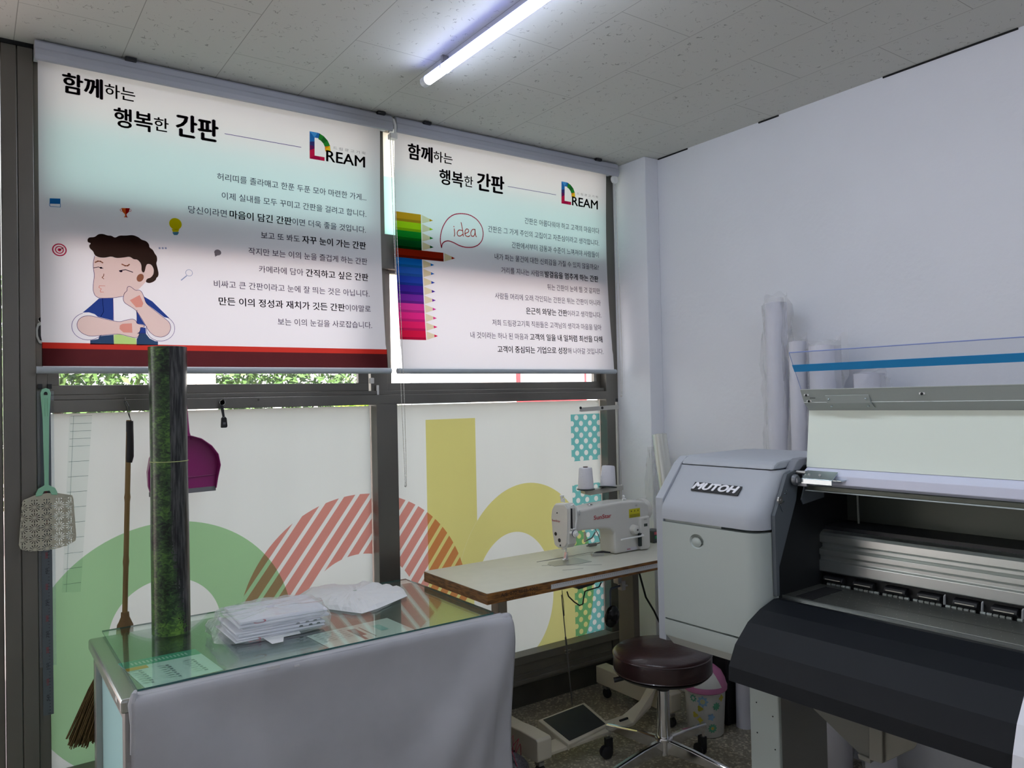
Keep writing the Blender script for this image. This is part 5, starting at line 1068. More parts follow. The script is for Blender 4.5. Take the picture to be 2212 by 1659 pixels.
for c, rz in ((cL, 0), (cR, 1)):
    Mt = Matrix.Rotation(R_(0 if rz == 0 else 9), 3, 'Y') @ Matrix.Rotation(R_(-6 if rz else 0), 3, 'X'); base = Vector((c.x, SY-.012 if rz == 0 else SY-.045, zb_+(.0 if rz == 0 else .003)))
    m = MB(); m.lathe([(0, -.003), (.040, -.003), (.042, 0), (.038, .001), (0, .001)], base, 28, mat=Mt); m.build('spool_plate', P('plate_black%d' % rz, (.02, .03, .03), .35), ts, smooth=True)
    lab = ['upright white thread cone on the stand, away from the column', 'tilted white thread cone on the stand, beside the pole'][rz]
    cn = thing('thread_cone', lab, 'thread cone', base, group='white thread cones on the stand')
    m = MB(); m.lathe([(0, .002), (.034, .002), (.0355, .008), (.0295, .088), (.027, .094), (.014, .095), (0, .095)], base, 32, mat=Mt); m.build('thread', P('thread_white%d' % rz, (.80, .79, .84), .85, bump=.5, bscale=260, stretch=(.2, .2, 4)), cn, smooth=True)
    m = MB(); m.lathe([(.006, .094), (.0105, .094), (.0105, .099), (.006, .099)], base, 18, mat=Mt); m.build('core', P('core_brown%d' % rz, (.07, .04, .03), .6), cn)
# ================================================================== STOOL
SC = Vector((2.08, 2.02, 0)); so = thing('swivel_stool', 'round dark brown padded stool on a chrome four-star base', 'stool', SC)
LEA = P('brown_vinyl', (.035, .014, .014), .33, bump=.08, bscale=60, coat=.2)
m = MB(); R0 = .180; m.lathe([(0, .405), (R0*.93, .405), (R0*.99, .412), (R0, .425), (R0, .462), (R0*.985, .474), (R0*.93, .482), (R0*.6, .488), (0, .490)], SC, 56); m.build('seat', LEA, so, smooth=True)
m = MB(); m.lathe([(R0*.992, -.0022), (R0*1.010, 0), (R0*.992, .0022)], SC+Vector((0, 0, .470)), 56); m.lathe([(R0*.992, -.0022), (R0*1.006, 0), (R0*.992, .0022)], SC+Vector((0, 0, .413)), 56); m.build('piping', LEA, so, smooth=True)
m = MB(); m.lathe([(0, .392), (R0*.90, .394), (R0*.97, .405), (0, .405)], SC, 40); m.box((SC.x-.06, SC.y-.06, .378), (SC.x+.06, SC.y+.06, .394)); m.tube([SC+Vector((-.05, .03, .388)), SC+Vector((-.10, .065, .386)), SC+Vector((-.15, .10, .374))], .006, 8, rs=[.004, .008, .010]); m.build('seat_base', BLACK, so, smooth=True)
m = MB(); m.tube([SC+Vector((0, 0, .30)), SC+Vector((0, 0, .385))], .013, 16); m.build('piston', CHROME, so, smooth=True)
m = MB(); m.tube([SC+Vector((0, 0, .335)), SC+Vector((0, 0, .355))], .0245, 20); m.build('collar', BLACK, so, smooth=True)
m = MB(); m.tube([SC+Vector((0, 0, .10)), SC+Vector((0, 0, .34))], .0235, 24); m.lathe([(.024, .150), (.032, .152), (.034, .158), (.032, .164), (.024, .166)], SC, 28); m.build('column', CHROME, so, smooth=True)
for a in (9, 97, 183, 280):
    d = Vector((math.cos(R_(a)), math.sin(R_(a)), 0)); n = Vector((-d.y, d.x, 0)); L = .275
    m = MB(); rings = []
    for t, zt_, hb, wv in ((.022, .158, .050, .013), (.12, .150, .040, .012), (L, .128, .020, .010)):
        c = SC+d*t; rings.append([c+n*wv+Vector((0, 0, zt_-hb)), c+n*wv+Vector((0, 0, zt_-.004)), c+n*wv*.5+Vector((0, 0, zt_)), c-n*wv*.5+Vector((0, 0, zt_)), c-n*wv+Vector((0, 0, zt_-.004)), c-n*wv+Vector((0, 0, zt_-hb))])
    m.loft(rings); lg = m.build('leg', CHROME, so, smooth=False, bevel=.002)
    c = SC+d*(L-.012); sw_a = R_(a+random.uniform(60, 120)); e = Vector((math.cos(sw_a), math.sin(sw_a), 0))
    m = MB(); m.tube([c+Vector((0, 0, .110)), c+Vector((0, 0, .075))], .006, 8); m.build('caster_stem', CHROME, lg)
    m = MB(); c2 = c+e*.018; ax = Vector((-e.y, e.x, 0)); Mw = Matrix((e, ax, Vector((0, 0, 1)))).transposed()
    for s in (-.012, .006): m.lathe([(0, s), (.021, s), (.0245, s+.002), (.0245, s+.007), (.021, s+.009), (0, s+.009)], c2+Vector((0, 0, .0248)), 22, 'y', mat=Mw)
    m.box((-.014, -.010, .03), (.014, .010, .078), Matrix.Translation(c+e*.006) @ Mw.to_4x4()); m.build('caster', BLACK, lg, smooth=True)

# ================================================================== BIN
BC = Vector((2.52, 2.205, 0)); bi = thing('waste_bin', 'small white bin with flower print and pink swing lid', 'bin', BC)
def bin_mat():
    return P('bin_white', (.62, .62, .58), .4)
m = MB(); m.lathe([(0, .002), (.070, .002), (.074, .008), (.084, .188), (0, .188)], BC, 40); m.build('bucket', bin_mat(), bi, smooth=True)
PINK = P('pink_plastic', (.52, .17, .33), .4)
m = MB(); m.lathe([(0, .184), (.086, .184), (.091, .188), (.092, .204), (.088, .212), (.083, .232), (.070, .258), (.045, .278), (0, .288)], BC, 40); m.build('lid', PINK, bi, smooth=True)
m = MB()   # white flap: patch of the dome facing the camera-left
def dome(a, h, off=.0015):
    pr = [(.205, .090), (.212, .088), (.232, .083), (.258, .070), (.278, .045), (.288, .002)]
    for (h0, r0), (h1, r1) in zip(pr, pr[1:]):
        if h <= h1: t = (h-h0)/(h1-h0); r = r0+(r1-r0)*t; break
    return BC+Vector(((r+off)*math.cos(a), (r+off)*math.sin(a), h+off*.5))
m.grid(lambda u, v: dome(R_(192+78*u*(1-.25*v)), .209+.074*v), 14, 8); m.build('flap', P('flap_white', (.66, .66, .62), .4), bi, smooth=True)
FC = {k: P('flower_'+k, v, .5) for k, v in dict(green=(.10, .36, .22), yellow=(.55, .48, .06), olive=(.40, .36, .03), blue=(.24, .42, .60), pale=(.55, .55, .25), grey=(.35, .36, .36)).items()}
def on_bin(a, z, du, dv, off=.0012): 
    r = .074+.010*(z+dv-.008)/.18+off; aa = a+du/r; return BC+Vector((r*math.cos(aa), r*math.sin(aa), z+dv))
def petal(nm, a, z, r, k, inner, col, pet=8):
    m = MB(); n = 32; ro = [on_bin(R_(a), z, *(lambda q, t: (q*math.cos(t), q*math.sin(t)))(r*(1+.22*math.cos(pet*2*math.pi*j/n)), 2*math.pi*j/n)) for j in range(n)]
    if inner:
        ri = [on_bin(R_(a), z, r*inner*math.cos(2*math.pi*j/n), r*inner*math.sin(2*math.pi*j/n)) for j in range(n)]; [m.face([ro[j], ro[(j+1) % n], ri[(j+1) % n], ri[j]]) for j in range(n)]
    else: m.face(ro)
    return m.build(nm, FC[col], bi, normals=False)
petal('flower_print', 214, .155, .020, 8, .55, 'blue'); petal('flower_print', 214, .155, .009, 8, .3, 'pale'); petal('flower_print', 186, .163, .014, 8, .5, 'green')
petal('flower_print', 254, .135, .015, 8, 0, 'green'); petal('flower_print', 206, .125, .011, 8, 0, 'olive', 3); petal('flower_print', 238, .092, .013, 8, 0, 'blue', 5)
petal('flower_print', 242, .045, .017, 8, .45, 'green', 10); petal('flower_print', 242, .045, .006, 8, 0, 'yellow'); petal('flower_print', 205, .078, .010, 8, 0, 'yellow', 4); petal('flower_print', 190, .095, .011, 8, 0, 'yellow', 3); petal('flower_print', 210, .055, .010, 8, 0, 'olive', 3); petal('flower_print', 272, .165, .012, 8, 0, 'yellow', 4)
rb = random.Random(4); m = MB()
for _ in range(90):
    a = R_(rb.uniform(170, 290)); z = rb.uniform(.02, .175); r_ = rb.uniform(.0006, .0014); m.face([on_bin(a, z, r_*math.cos(j), r_*math.sin(j), .0010) for j in (0, 1.5, 3, 4.6)])
m.build('speckle_print', FC['grey'], bi, normals=False)

# ================================================================== PRINTER
PA = R_(2.5); OP = Vector((1.825, 1.756, 0))
pr = thing('large_format_printer', 'grey wide-format printer with its clear cover raised, by the right wall', 'printer', OP, PA)
BODY = P('printer_grey', (.43, .475, .45), .5, bump=.05, bscale=500); BODY2 = P('printer_light', (.42, .445, .49), .5, bump=.05, bscale=500); PLATE = P('plate_grey', (.10, .115, .13), .5); NAVY = P('tray_navy', (.004, .0055, .0085), .55, spec=.28, bump=.03, bscale=500); PANELW = P('panel_white', (.76, .83, .74), .4); PGREY = P('panel_grey', (.36, .40, .38), .45); ALUB = P('beam_aluminium', (.62, .66, .64), .28, .9, bump=.01, bscale=200); INT = P('inner_olive', (.10, .11, .09), .45, .5); ZINC = P('zinc', (.50, .58, .60), .25, .95)
def pb(mb, name, mats, parent=pr, **k): return mb.build(name, mats, parent, local=True, **k)
def px_prof(mb, prof, ya, yb_): mb.prism([(x, ya, z) for x, z in prof], (0, yb_-ya, 0)); return mb
EY = -1.50
m = MB(); px_prof(m, [(.006, .628), (.006, 1.085), (.10, 1.192), (.132, 1.213), (.50, 1.216), (.50, .66), (.06, .615)], .001, .032); pb(m, 'end_plate', BODY2, bevel=.003)
m = MB(); px_prof(m, [(.014, .640), (.014, 1.07), (.11, 1.185), (.14, 1.200), (.50, 1.205), (.50, .66), (.06, .62)], -.22, .0); pb(m, 'side_body', BODY)
m = MB(); px_prof(m, [(.07, .655), (.07, 1.07), (.16, 1.185), (.50, 1.205), (.50, .66)], -.352, -.22); pb(m, 'side_inner', P('inner_dark', (.006, .007, .008), .6))
def front_sec(xo, z, ynear=-.36, yfar=-.0, rad=.055, back=.09):
    pts = [(xo, yfar, z)]
    for k in range(9):
        a = k/8*math.pi/2; pts.append((xo+rad-rad*math.cos(a), ynear+rad-rad*math.sin(a), z))
    pts.append((xo+back, ynear, z)); pts.append((xo+back, yfar, z)); return pts
m = MB(); m.loft([front_sec(0, .705), front_sec(0, 1.012)]); door = pb(m, 'ink_door', BODY, smooth=True)
m = MB(); m.loft([front_sec(.002, .648), front_sec(.0, .655), front_sec(0, .699)]); pb(m, 'lower_panel', BODY, smooth=True)
m = MB(); px_prof(m, [(.004, .648), (.04, .612), (.10, .612), (.10, .648)], -.35, -.0); pb(m, 'underside', P('underside_grey', (.55, .56, .53), .5))
# recessed finger grip on the door
gc = None
m = MB(); M_ = Matrix.Diagonal((1, 1.25, 1)); 
gy, gz = -.137, .965
m.ball((-.012, gy, gz), .030, 3, (1, 1, .82)); cut = pb(m, 'cutter', BODY)
q_ = door.modifiers.new('cut', 'BOOLEAN'); q_.object = cut; q_.operation = 'DIFFERENCE'; q_.solver = 'EXACT'
bpy.context.view_layer.update(); dg = bpy.context.evaluated_depsgraph_get(); nm_ = bpy.data.meshes.new_from_object(door.evaluated_get(dg)); door.modifiers.clear(); door.data = nm_; bpy.data.objects.remove(cut)
m = MB(); m.lathe([(.0, -.0015), (.006, -.0012), (.014, .0), (.019, .003), (.0, .012)], (.0035, gy+.006, gz-.004), 24, 'x', mat=Matrix.Diagonal((1, 1, .8))); pb(m, 'door_latch', BODY, door, smooth=True)
# upper cover with sloping face
secs = [front_sec(.0, 1.021, rad=.055), front_sec(-.001, 1.05, rad=.055), front_sec(.004, 1.066, rad=.056), front_sec(.016, 1.083, rad=.056, back=.10), front_sec(.058, 1.130, rad=.05, back=.10), front_sec(.100, 1.180, rad=.04, back=.09), front_sec(.104, 1.1875, rad=.04, back=.08)]
m = MB(); m.loft(secs); pb(m, 'front_cover', BODY2, smooth=True)
m = MB(); px_prof(m, [(.100, 1.190), (.110, 1.203), (.128, 1.2125), (.16, 1.216), (.50, 1.218), (.50, 1.190)], -.345, .0); pb(m, 'top_cap', BODY2, bevel=.006)
m = MB(); px_prof(m, [(.16, 1.184), (.20, 1.184), (.245, 1.212), (.245, 1.220), (.20, 1.2185), (.185, 1.212)], -.372, -.345); pb(m, 'cap_corner', P('corner_grey', (.22, .23, .26), .5), bevel=.003)
# brand plate
ps = R_(-41.5)   # slope of the face
def face_pt(u, v, off=.0): # u along +y' , v up the slope from (0.016,1.083) to (0.10,1.18)
    t = v; return Vector((.016+.084*t-off*.75, u, 1.083+.097*t+off*.65))
def loc_of(px, py):
    """point of the sloping cover face under a photo position"""
    d = ray(px, py); Mi = (Matrix.Translation(OP) @ Matrix.Rotation(PA, 4, 'Z')).inverted(); o_ = Mi @ Vector((0, 0, H)); dd = Mi.to_3x3() @ d
    n = Vector((-.097, 0, .084)).normalized(); t = (Vector((.016, 0, 1.083))-o_).dot(n)/dd.dot(n); return o_+dd*t
lq = [loc_of(1400+x/4.1475, 950+y/4.1475) for x, y in ((385, 457), (805, 507), (848, 425), (428, 383))]; nn = Vector((-.097, 0, .084)).normalized()
m = MB(); m.prism([p+nn*.0005 for p in lq], nn*.004); bp_ = pb(m, 'brand_plate', BLACK, bevel=.001)
m = MB(); a = lq[0].lerp(lq[3], .54).lerp(lq[1].lerp(lq[2], .54), .035)+nn*.005; b = lq[0].lerp(lq[3], .54).lerp(lq[1].lerp(lq[2], .54), .955)+nn*.005
up_ = Vector((.084, 0, .097)).normalized(); put_text(m, 'MUTOH', .11, a, b, up_, (lq[3]-lq[0]).dot(up_)*.80, slant=.42)
TXM = m
for v in list(m.bm.faces): pass
r = bmesh.ops.extrude_face_region(m.bm, geom=list(m.bm.faces)); bmesh.ops.translate(m.bm, verts=[g for g in r['geom'] if isinstance(g, bmesh.types.BMVert)], vec=nn*.002)
pb(m, 'brand_lettering', P('letter_white', (.85, .85, .90), .3), bp_)
# dark side frame plate
m = MB(); px_prof(m, [(.06, .83), (.06, 1.062), (.082, 1.10), (.128, 1.178), (.165, 1.186), (.185, 1.18), (.185, 1.15), (.172, 1.098), (.076, .913), (.074, .830)], -.374, -.362); fpz = pb(m, 'side_frame', PLATE, bevel=.001)
m = MB(); m.lathe([(0, -.008), (.004, -.008), (.004, -.006), (.011, -.005), (.011, 0), (0, 0)], (.084, -.374, 1.106), 22, 'y'); pb(m, 'washer', ALU_L, fpz)
m = MB()
for x, z in ((.102, 1.100), (.113, 1.122), (.119, 1.131), (.088, 1.092)): m.lathe([(0, -.004), (.0024, -.004), (.003, 0), (0, 0)], (x, -.374, z), 10, 'y')
m.tube([(.083, -.376, 1.098), (.088, -.376, 1.088), (.100, -.376, 1.070)], .001, 5); pb(m, 'screws', ZINC, fpz)
# open lid assembly
lid = MB(); 
m = MB(); px_prof(m, [(.212, 1.194), (.235, 1.363), (.240, 1.363), (.217, 1.194)], EY, -.386); pb(m, 'white_panel', PANELW)
m = MB(); px_prof(m, [(.186, 1.176), (.214, 1.193), (.222, 1.193), (.222, 1.186), (.205, 1.150), (.203, 1.141), (.186, 1.150)], EY, -.386)
pb(m, 'lid_ledge', P('ledge_white', (.68, .70, .84), .35), bevel=.002)
m = MB(); px_prof(m, [(.202, 1.139), (.202, 1.128), (.222, 1.122), (.222, 1.140)], EY, -.386); pb(m, 'lid_rail', INT)
m = MB(); px_prof(m, [(.198, 1.1275), (.196, 1.1245), (.200, 1.1235), (.204, 1.127)], EY, -.388); pb(m, 'lid_rail_edge', PGREY)
m = MB(); px_prof(m, [(.190, 1.425), (.209, 1.387), (.236, 1.363), (.238, 1.365), (.212, 1.389), (.193, 1.426)], EY, -.386); gp = pb(m, 'lid_plate', PGREY)
m = MB(); px_prof(m, [(.1895, 1.4252), (.194, 1.4262), (.194, 1.4272), (.1890, 1.4270)], EY, -.386); px_prof(m, [(.2082, 1.3862), (.2092, 1.3885), (.2088, 1.389), (.2076, 1.387)], EY, -.386); pb(m, 'plate_edge', P('edge_light', (.55, .60, .58), .4), gp)
m = MB(); d_ = Vector((-.046, 0, .088)); m.prism([(.200, -.388, 1.410), (.133, -.388, 1.535), (.133, EY, 1.535), (.200, EY, 1.410)], (.003, 0, .0015)); pb(m, 'clear_cover', glassy('acrylic', (.955, .965, .985)))
m = MB(); m.prism([(.1598, -.388, 1.4795), (.1493, -.387, 1.500), (.1493, EY, 1.500), (.1598, EY, 1.4795)], (-.0006, 0, -.0004)); pb(m, 'blue_stripe', P('blue_tape', (.012, .26, .60), .45))
m = MB(); m.prism([(.200, -.3875, 1.410), (.133, -.3875, 1.535), (.1345, -.3875, 1.5355), (.2015, -.3875, 1.4105)], (0, -.0008, 0)); m.prism([(.1335, -.388, 1.5345), (.1328, -.388, 1.5362), (.1328, EY, 1.5362), (.1335, EY, 1.5345)], (.0035, 0, .0015)); pb(m, 'cover_edge', P('edge_blue', (.22, .29, .60), .3))
# handle plate with screws on the lid plate
def lidp(y, t, off):   # t 0..1 upper face, 1..2 lower face
    a, b, c = Vector((.190, y, 1.425)), Vector((.209, y, 1.387)), Vector((.236, y, 1.363)); p = a.lerp(b, t) if t < 1 else b.lerp(c, t-1); return p+Vector((-off, 0, -off*.5))
m = MB(); ya, yb2 = -.462, -.592
m.loft([[lidp(ya, .42, .003), lidp(yb2, .42, .003), lidp(yb2, .42, .001), lidp(ya, .42, .001)], [lidp(ya, 1.0, .005), lidp(yb2, 1.0, .005), lidp(yb2, 1.0, .0), lidp(ya, 1.0, .0)], [lidp(ya-.003, 1.6, .003), lidp(yb2-.004, 1.6, .003), lidp(yb2-.004, 1.6, .0), lidp(ya-.003, 1.6, .0)]]); hpz = pb(m, 'handle_plate', PGREY, bevel=.0008)
m = MB()
for y in (ya-.010, yb2+.010):
    for t in (.68, 1.35): m.ball(lidp(y, t, .006), .0032, 2)
pb(m, 'screws', ZINC, hpz, smooth=True)
for y, t in ((-.402, .38), (-.405, .86), (-.735, .42)):
    m = MB(); p = lidp(y, t, .0008); m.box((p.x-.001, y-.007, p.z-.0025), (p.x+.001, y+.007, p.z+.0025)); sl = pb(m, 'slot', WHITEP, gp)
    m = MB(); m.ball(p+Vector((-.002, .0, -.001)), .0038, 2); pb(m, 'slot_screw', BLACK, sl)
m = MB(); p = lidp(-.418, .62, .001); put_text(m, 'CAUTION', .02, p+Vector((0, .010, 0)), p+Vector((0, -.010, 0)), (-.45, 0, .89), .003)
m.bm.free()
m = MB()
for k in range(7): q = lidp(-.410-.0026*k, .60, .0012); m.face([q, q+Vector((0, -.0018, 0)), q+Vector((.001, -.0018, -.0022)), q+Vector((.001, 0, -.0022))])
pb(m, 'engraved_mark', BLACK, gp, normals=False)
# hinge hardware
m = MB(); m.prism([(.158, -.402, 1.162), (.192, -.402, 1.184), (.192, -.498, 1.184), (.158, -.498, 1.162)], (-.002, 0, .003)); m.prism([(.158, -.402, 1.162), (.155, -.402, 1.165), (.155, -.402, 1.150), (.158, -.402, 1.148)], (0, -.096, 0)); m.box((.158, -.525, 1.163), (.190, -.498, 1.166), Matrix.Translation((0, 0, 0))); hg = pb(m, 'hinge_bracket', ZINC, bevel=.001)
m = MB()
for y in (-.418, -.452): m.ball((.172, y, 1.176), .0042, 2)
m.tube([(.178, -.375, 1.180), (.178, -.405, 1.180)], .006, 12); pb(m, 'hinge_pin', ALU_L, hg, smooth=True)
m = MB(); m.lathe([(0, -.008), (.014, -.008), (.016, -.004), (.016, .004), (0, .004)], (.150, -.386, 1.160), 22, 'y'); m.box((.140, -.400, 1.153), (.158, -.392, 1.166)); m.box((.155, -.42, 1.142), (.165, -.39, 1.152)); pb(m, 'damper', P('damper_grey', (.20, .21, .23), .4, .5), smooth=False, bevel=.001)
m = MB(); m.prism([(.20, -.386, 1.150), (.30, -.386, 1.150), (.30, -.386, 1.095), (.185, -.386, 1.085), (.175, -.386, 1.10)], (0, -.003, 0)); pb(m, 'lid_arm', PLATE)
# interior
m = MB(); m.box((.50, EY, .70), (.51, -.02, 1.205)); m.box((.30, EY, 1.200), (.51, -.345, 1.205)); pb(m, 'rear_panel', INT)
m = MB(); m.tube([(.46, -.408, 1.15), (.46, -.411, .95)], .0035, 8); pb(m, 'air_tube', P('tube_grey', (.30, .32, .28), .4), smooth=True)
m = MB(); px_prof(m, [(.33, .858), (.325, .862), (.325, .893), (.332, .897), (.332, .909), (.326, .913), (.326, .929), (.345, .934), (.345, .944), (.330, .950), (.330, .972), (.338, .980), (.352, .986), (.42, .986), (.42, .858)], EY, -.10); pb(m, 'guide_beam', ALUB, bevel=.0015)
m = MB(); m.box((.36, EY, .986), (.50, -.10, .998)); pb(m, 'belt_cover', BLACK)
m = MB(); m.box((.345, EY, .79), (.42, -.10, .858)); pb(m, 'feed_housing', P('feed_black', (.008, .008, .009), .5))
for k in range(9):
    y = -.365-.0735*k*1.28
    m = MB(); m.prism([(.345, y, .850), (.322, y, .846), (.318, y, .836), (.330, y, .828), (.345, y, .828)], (0, -.062, 0)); pu = pb(m, 'pinch_roller', BLACK, bevel=.002)
    m = MB(); m.box((.3165, y-.056, .8385), (.3185, y-.008, .8405)); pb(m, 'clip_bar', P('clip_pale', (.62, .58, .48), .35) if 'clip_pale' not in MATS else MATS['clip_pale'], pu)
    if k > 2:
        m = MB(); m.prism([(.318, y-.072, .829), (.316, y-.074, .852), (.319, y-.076, .857), (.322, y-.074, .829)], (0, -.003, 0)); pb(m, 'lever', P('lever_pale', (.35, .36, .36), .4) if 'lever_pale' not in MATS else MATS['lever_pale'], pu)
m = MB(); k = 0; y = -.372
while y > EY+.02:
    for j in range(5): m.tube([(.333, y-.0155*j, .8215), (.333, y-.0155*j-.012, .8215)], .0042, 8)
    y -= .0155*5+.0095
pb(m, 'grit_roller', P('roller_pale', (.42, .46, .43), .45), smooth=True)
m = MB(); m.box((.1225, EY, .806), (.2135, -.10, .8195)); m.box((.2165, EY, .806), (.326, -.10, .8195)); pl = pb(m, 'platen', P('platen_grey', (.085, .088, .078), .38, .3))
m = MB(); m.box((.2135, EY, .806), (.2165, -.10, .815)); m.box((.119, EY, .812), (.1225, -.10, .8205)); pb(m, 'platen_edge', ALUB, pl)
m = MB(); rr_ = random.Random(2); y = -.40
while y > EY:
    for x, o_ in ((.135, 0), (.165, .012), (.195, .0), (.235, .012), (.265, 0), (.30, .012)): m.box((x, y-o_-.0013, .8196), (x+.0018, y-o_, .8199))
    y -= .028
pb(m, 'suction_holes', P('hole_bright', (.42, .42, .38), .4), pl)
m = MB(); m.box((.135, -.44, .8196), (.30, -.385, .8205)); pb(m, 'flushing_pad', P('pad_matte', (.005, .005, .006), .9), pl)
m = MB(); m.box((.098, EY, .806), (.119, -.345, .813)); pb(m, 'front_lip', P('lip_dark', (.05, .052, .05), .35, .5))
# front apron / media guide
prof = [(.104, .812), (.046, .826), (.020, .822), (-.022, .808), (-.080, .784), (-.128, .747), (-.151, .718), (-.170, .683), (-.172, .645)]
pts = [(x, 0, z) for x, z in [(.104, .812), (.070, .824), (.046, .826), (-.022, .809), (-.080, .784), (-.140, .735), (-.170, .683), (-.172, .645)]]
inn = [(x+.004, 0, z-.004) for x, _, z in pts][::-1]; inn[0] = (-.168, 0, .645)
m = MB(); m.prism([(x, -.372, z) for x, _, z in pts+inn], (0, EY+.372, 0)); pb(m, 'front_apron', NAVY)
m = MB(); m.box((.02, EY, .70), (.10, -.36, .806)); m.box((.10, EY, .70), (.50, -.02, .79)); pb(m, 'chassis_beam', P('chassis_dark', (.10, .10, .095), .6), bevel=.002)
# white media sheet hanging over the apron beyond the right of the frame
m = MB(); sp = [(x-.003, z+.003) for x, _, z in pts]; sp[-1] = (-.176, .60); sp = [(.30, .824), (.14, .824)]+sp[0:]; sp[-1:] = [(-.177, .645), (-.175, .40), (-.168, .10)]
rows_ = [[(x, -1.050-.004*math.sin(i), z) for i, (x, z) in enumerate(sp)], [(x, -1.45, z) for x, z in sp]]
m.loft(rows_, closed=False, caps=False); me_ = m
o = pb(m, 'sheet_tmp', PANELW); me = o.data; bpy.data.objects.remove(o)
o = bpy.data.objects.new('media_sheet', me); COL.objects.link(o); o.location = OP; o.rotation_euler = (0, 0, PA); me.name = 'media_sheet'; me.materials.clear(); me.materials.append(P('media_white', (.78, .78, .84), .4)); tag(o, 'white media sheet draped over the right of the dark printer apron', 'paper')
q_ = o.modifiers.new('thickness', 'SOLIDIFY'); q_.thickness = .0006
# stand
m = MB(); m.box((.088, -.350, 0), (.346, -.250, .70)); lg = pb(m, 'leg', BODY, bevel=.004)
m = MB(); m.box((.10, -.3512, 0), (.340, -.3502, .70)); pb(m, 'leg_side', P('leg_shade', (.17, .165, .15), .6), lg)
m = MB()
for y, z in ((-.275, .585), (-.275, .49), (-.275, .40), (-.330, .465), (-.335, .37)): m.lathe([(0, -.0006), (.0022, -.0006), (.0022, .001), (0, .001)], (.0878, y, z), 8, 'x')
pb(m, 'leg_holes', GAP, lg)
m = MB(); m.box((.088, EY+.02, 0), (.346, EY+.12, .70)); pb(m, 'leg', BODY, bevel=.004)
m = MB(); m.box((-.02, -.345, .03), (.50, -.255, .07)); m.box((-.02, EY+.02, .03), (.50, EY+.11, .07)); pb(m, 'foot', BODY, bevel=.004)
TAU = P('bracket_taupe', (.20, .19, .16), .6)
def locx(px, py, xp):
    d = ray(px, py); Mi = (Matrix.Translation(OP) @ Matrix.Rotation(PA, 4, 'Z')).inverted(); o_ = Mi @ Vector((0, 0, H)); dd = Mi.to_3x3() @ d
    return o_+dd*((xp-o_.x)/dd.x)
m = MB(); m.prism([locx(x, y, .11) for x, y in ((1745, 1505), (1878, 1540), (1878, 1632), (1872, 1641), (1868, 1640), (1757, 1532))], (.05, 0, 0)); pb(m, 'waste_chute', P('chute_taupe', (.15, .145, .125), .6), bevel=.002)
m = MB(); m.prism([locx(x, y, .075) for x, y in ((1877, 1545), (1906, 1553), (1906, 1650), (1877, 1641))], (.10, 0, 0)); m.prism([locx(x, y, .085) for x, y in ((1906, 1575), (1985, 1600), (1975, 1617), (1907, 1649))], (.004, 0, 0)); m.prism([locx(x, y, .10) for x, y in ((1852, 1628), (1880, 1640), (1880, 1650), (1855, 1640))], (.05, 0, 0)); pb(m, 'rail_bracket', TAU, bevel=.002)
m = MB(); m.box((-.03, EY, .625), (.02, -.60, .665)); m.box((-.03, EY, .667), (.02, -.60, .672)); pb(m, 'lower_rail', TAU, bevel=.002)

# ================================================================== ROLLS ALONG THE RIGHT WALL
PAPW = P('roll_white', (.76, .76, .84), .35); BAGC = glassy('wrap_clear', (.93, .93, .93), haze=.13, hazecol=(.88, .88, .90), rough=.14, bump=1.0); 
def wrapped_roll(x, y, zt, r, rb, lab, lean=(0, 0), z0=0, tail=.05, flap=None):
    o = thing('wrapped_roll', lab, 'roll', (x, y, z0), group='plastic-wrapped media rolls by the wall'); m = MB(); s = Vector((lean[0], lean[1], 0))
    m.tube([(x+s.x, y+s.y, z0), (x, y, zt)], r, 28); m.tube([(x, y, zt), (x+.0001, y, zt+.002)], r*.6, 20); m.build('paper', PAPW, o, smooth=True)
    m = MB(); sd = x*7+y*13+r*100
    def f(u, v):
        a = 2*math.pi*u; z = z0+.03+(zt+tail-z0-.03)*v; k = (z-z0)/(zt-z0); cx, cy = x+s.x*(1-k), y+s.y*(1-k)
        q = Vector((math.cos(a), math.sin(a), 0)); d = crumple(Vector((a*.5, z*1.6, sd)), .030, 2.4, sd)+crumple(Vector((math.cos(a), math.sin(a), z*9)), .012, 1.5, sd+3)
        rr = rb*(1-.30*max(0, (v-.93)/.07)*(k > 1)) + d*.7; rr = max(r+.002, rr)
        zz_ = z+(.03*noise.noise(Vector((a, sd, 1))) if v > .98 else 0)
        px_ = min(XR-.004, cx+q.x*rr); return (px_, cy+q.y*rr, zz_)
    m.grid(f, 40, 90); m.build('wrapping', BAGC, o, weld=True, smooth=True)
    if flap:
        fy, fz, fh = flap; m = MB()
        m.grid(lambda u, v: (x-rb*.3+.012*noise.noise(Vector((u*4, v*6, sd))), y-rb*.6-fy*u+.006*noise.noise(Vector((u*7, v*9, sd))), zt+tail-.01-fh*v*(1-.5*u)+fz*u*(1-v)), 10, 16); m.build('wrapping_flap', BAGC, o, smooth=True)
    return o
wrapped_roll(2.66, 1.905, 1.780, .042, .062, 'tallest thin white roll in crinkled plastic against the right wall', tail=.03, flap=(.022, -.01, .45))
wrapped_roll(2.64, 1.797, 1.615, .033, .043, 'white roll in clear plastic between the tallest and the fat roll', tail=.02)
wrapped_roll(2.64, 1.682, 1.590, .056, .062, 'fat white plastic-wrapped roll standing behind the raised printer cover', tail=.02, flap=(.07, .05, .25))
wrapped_roll(2.65, 1.515, 1.480, .052, .062, 'shortest white wrapped roll, nearest the camera along the right wall', tail=.01, flap=(.05, -.02, .2))
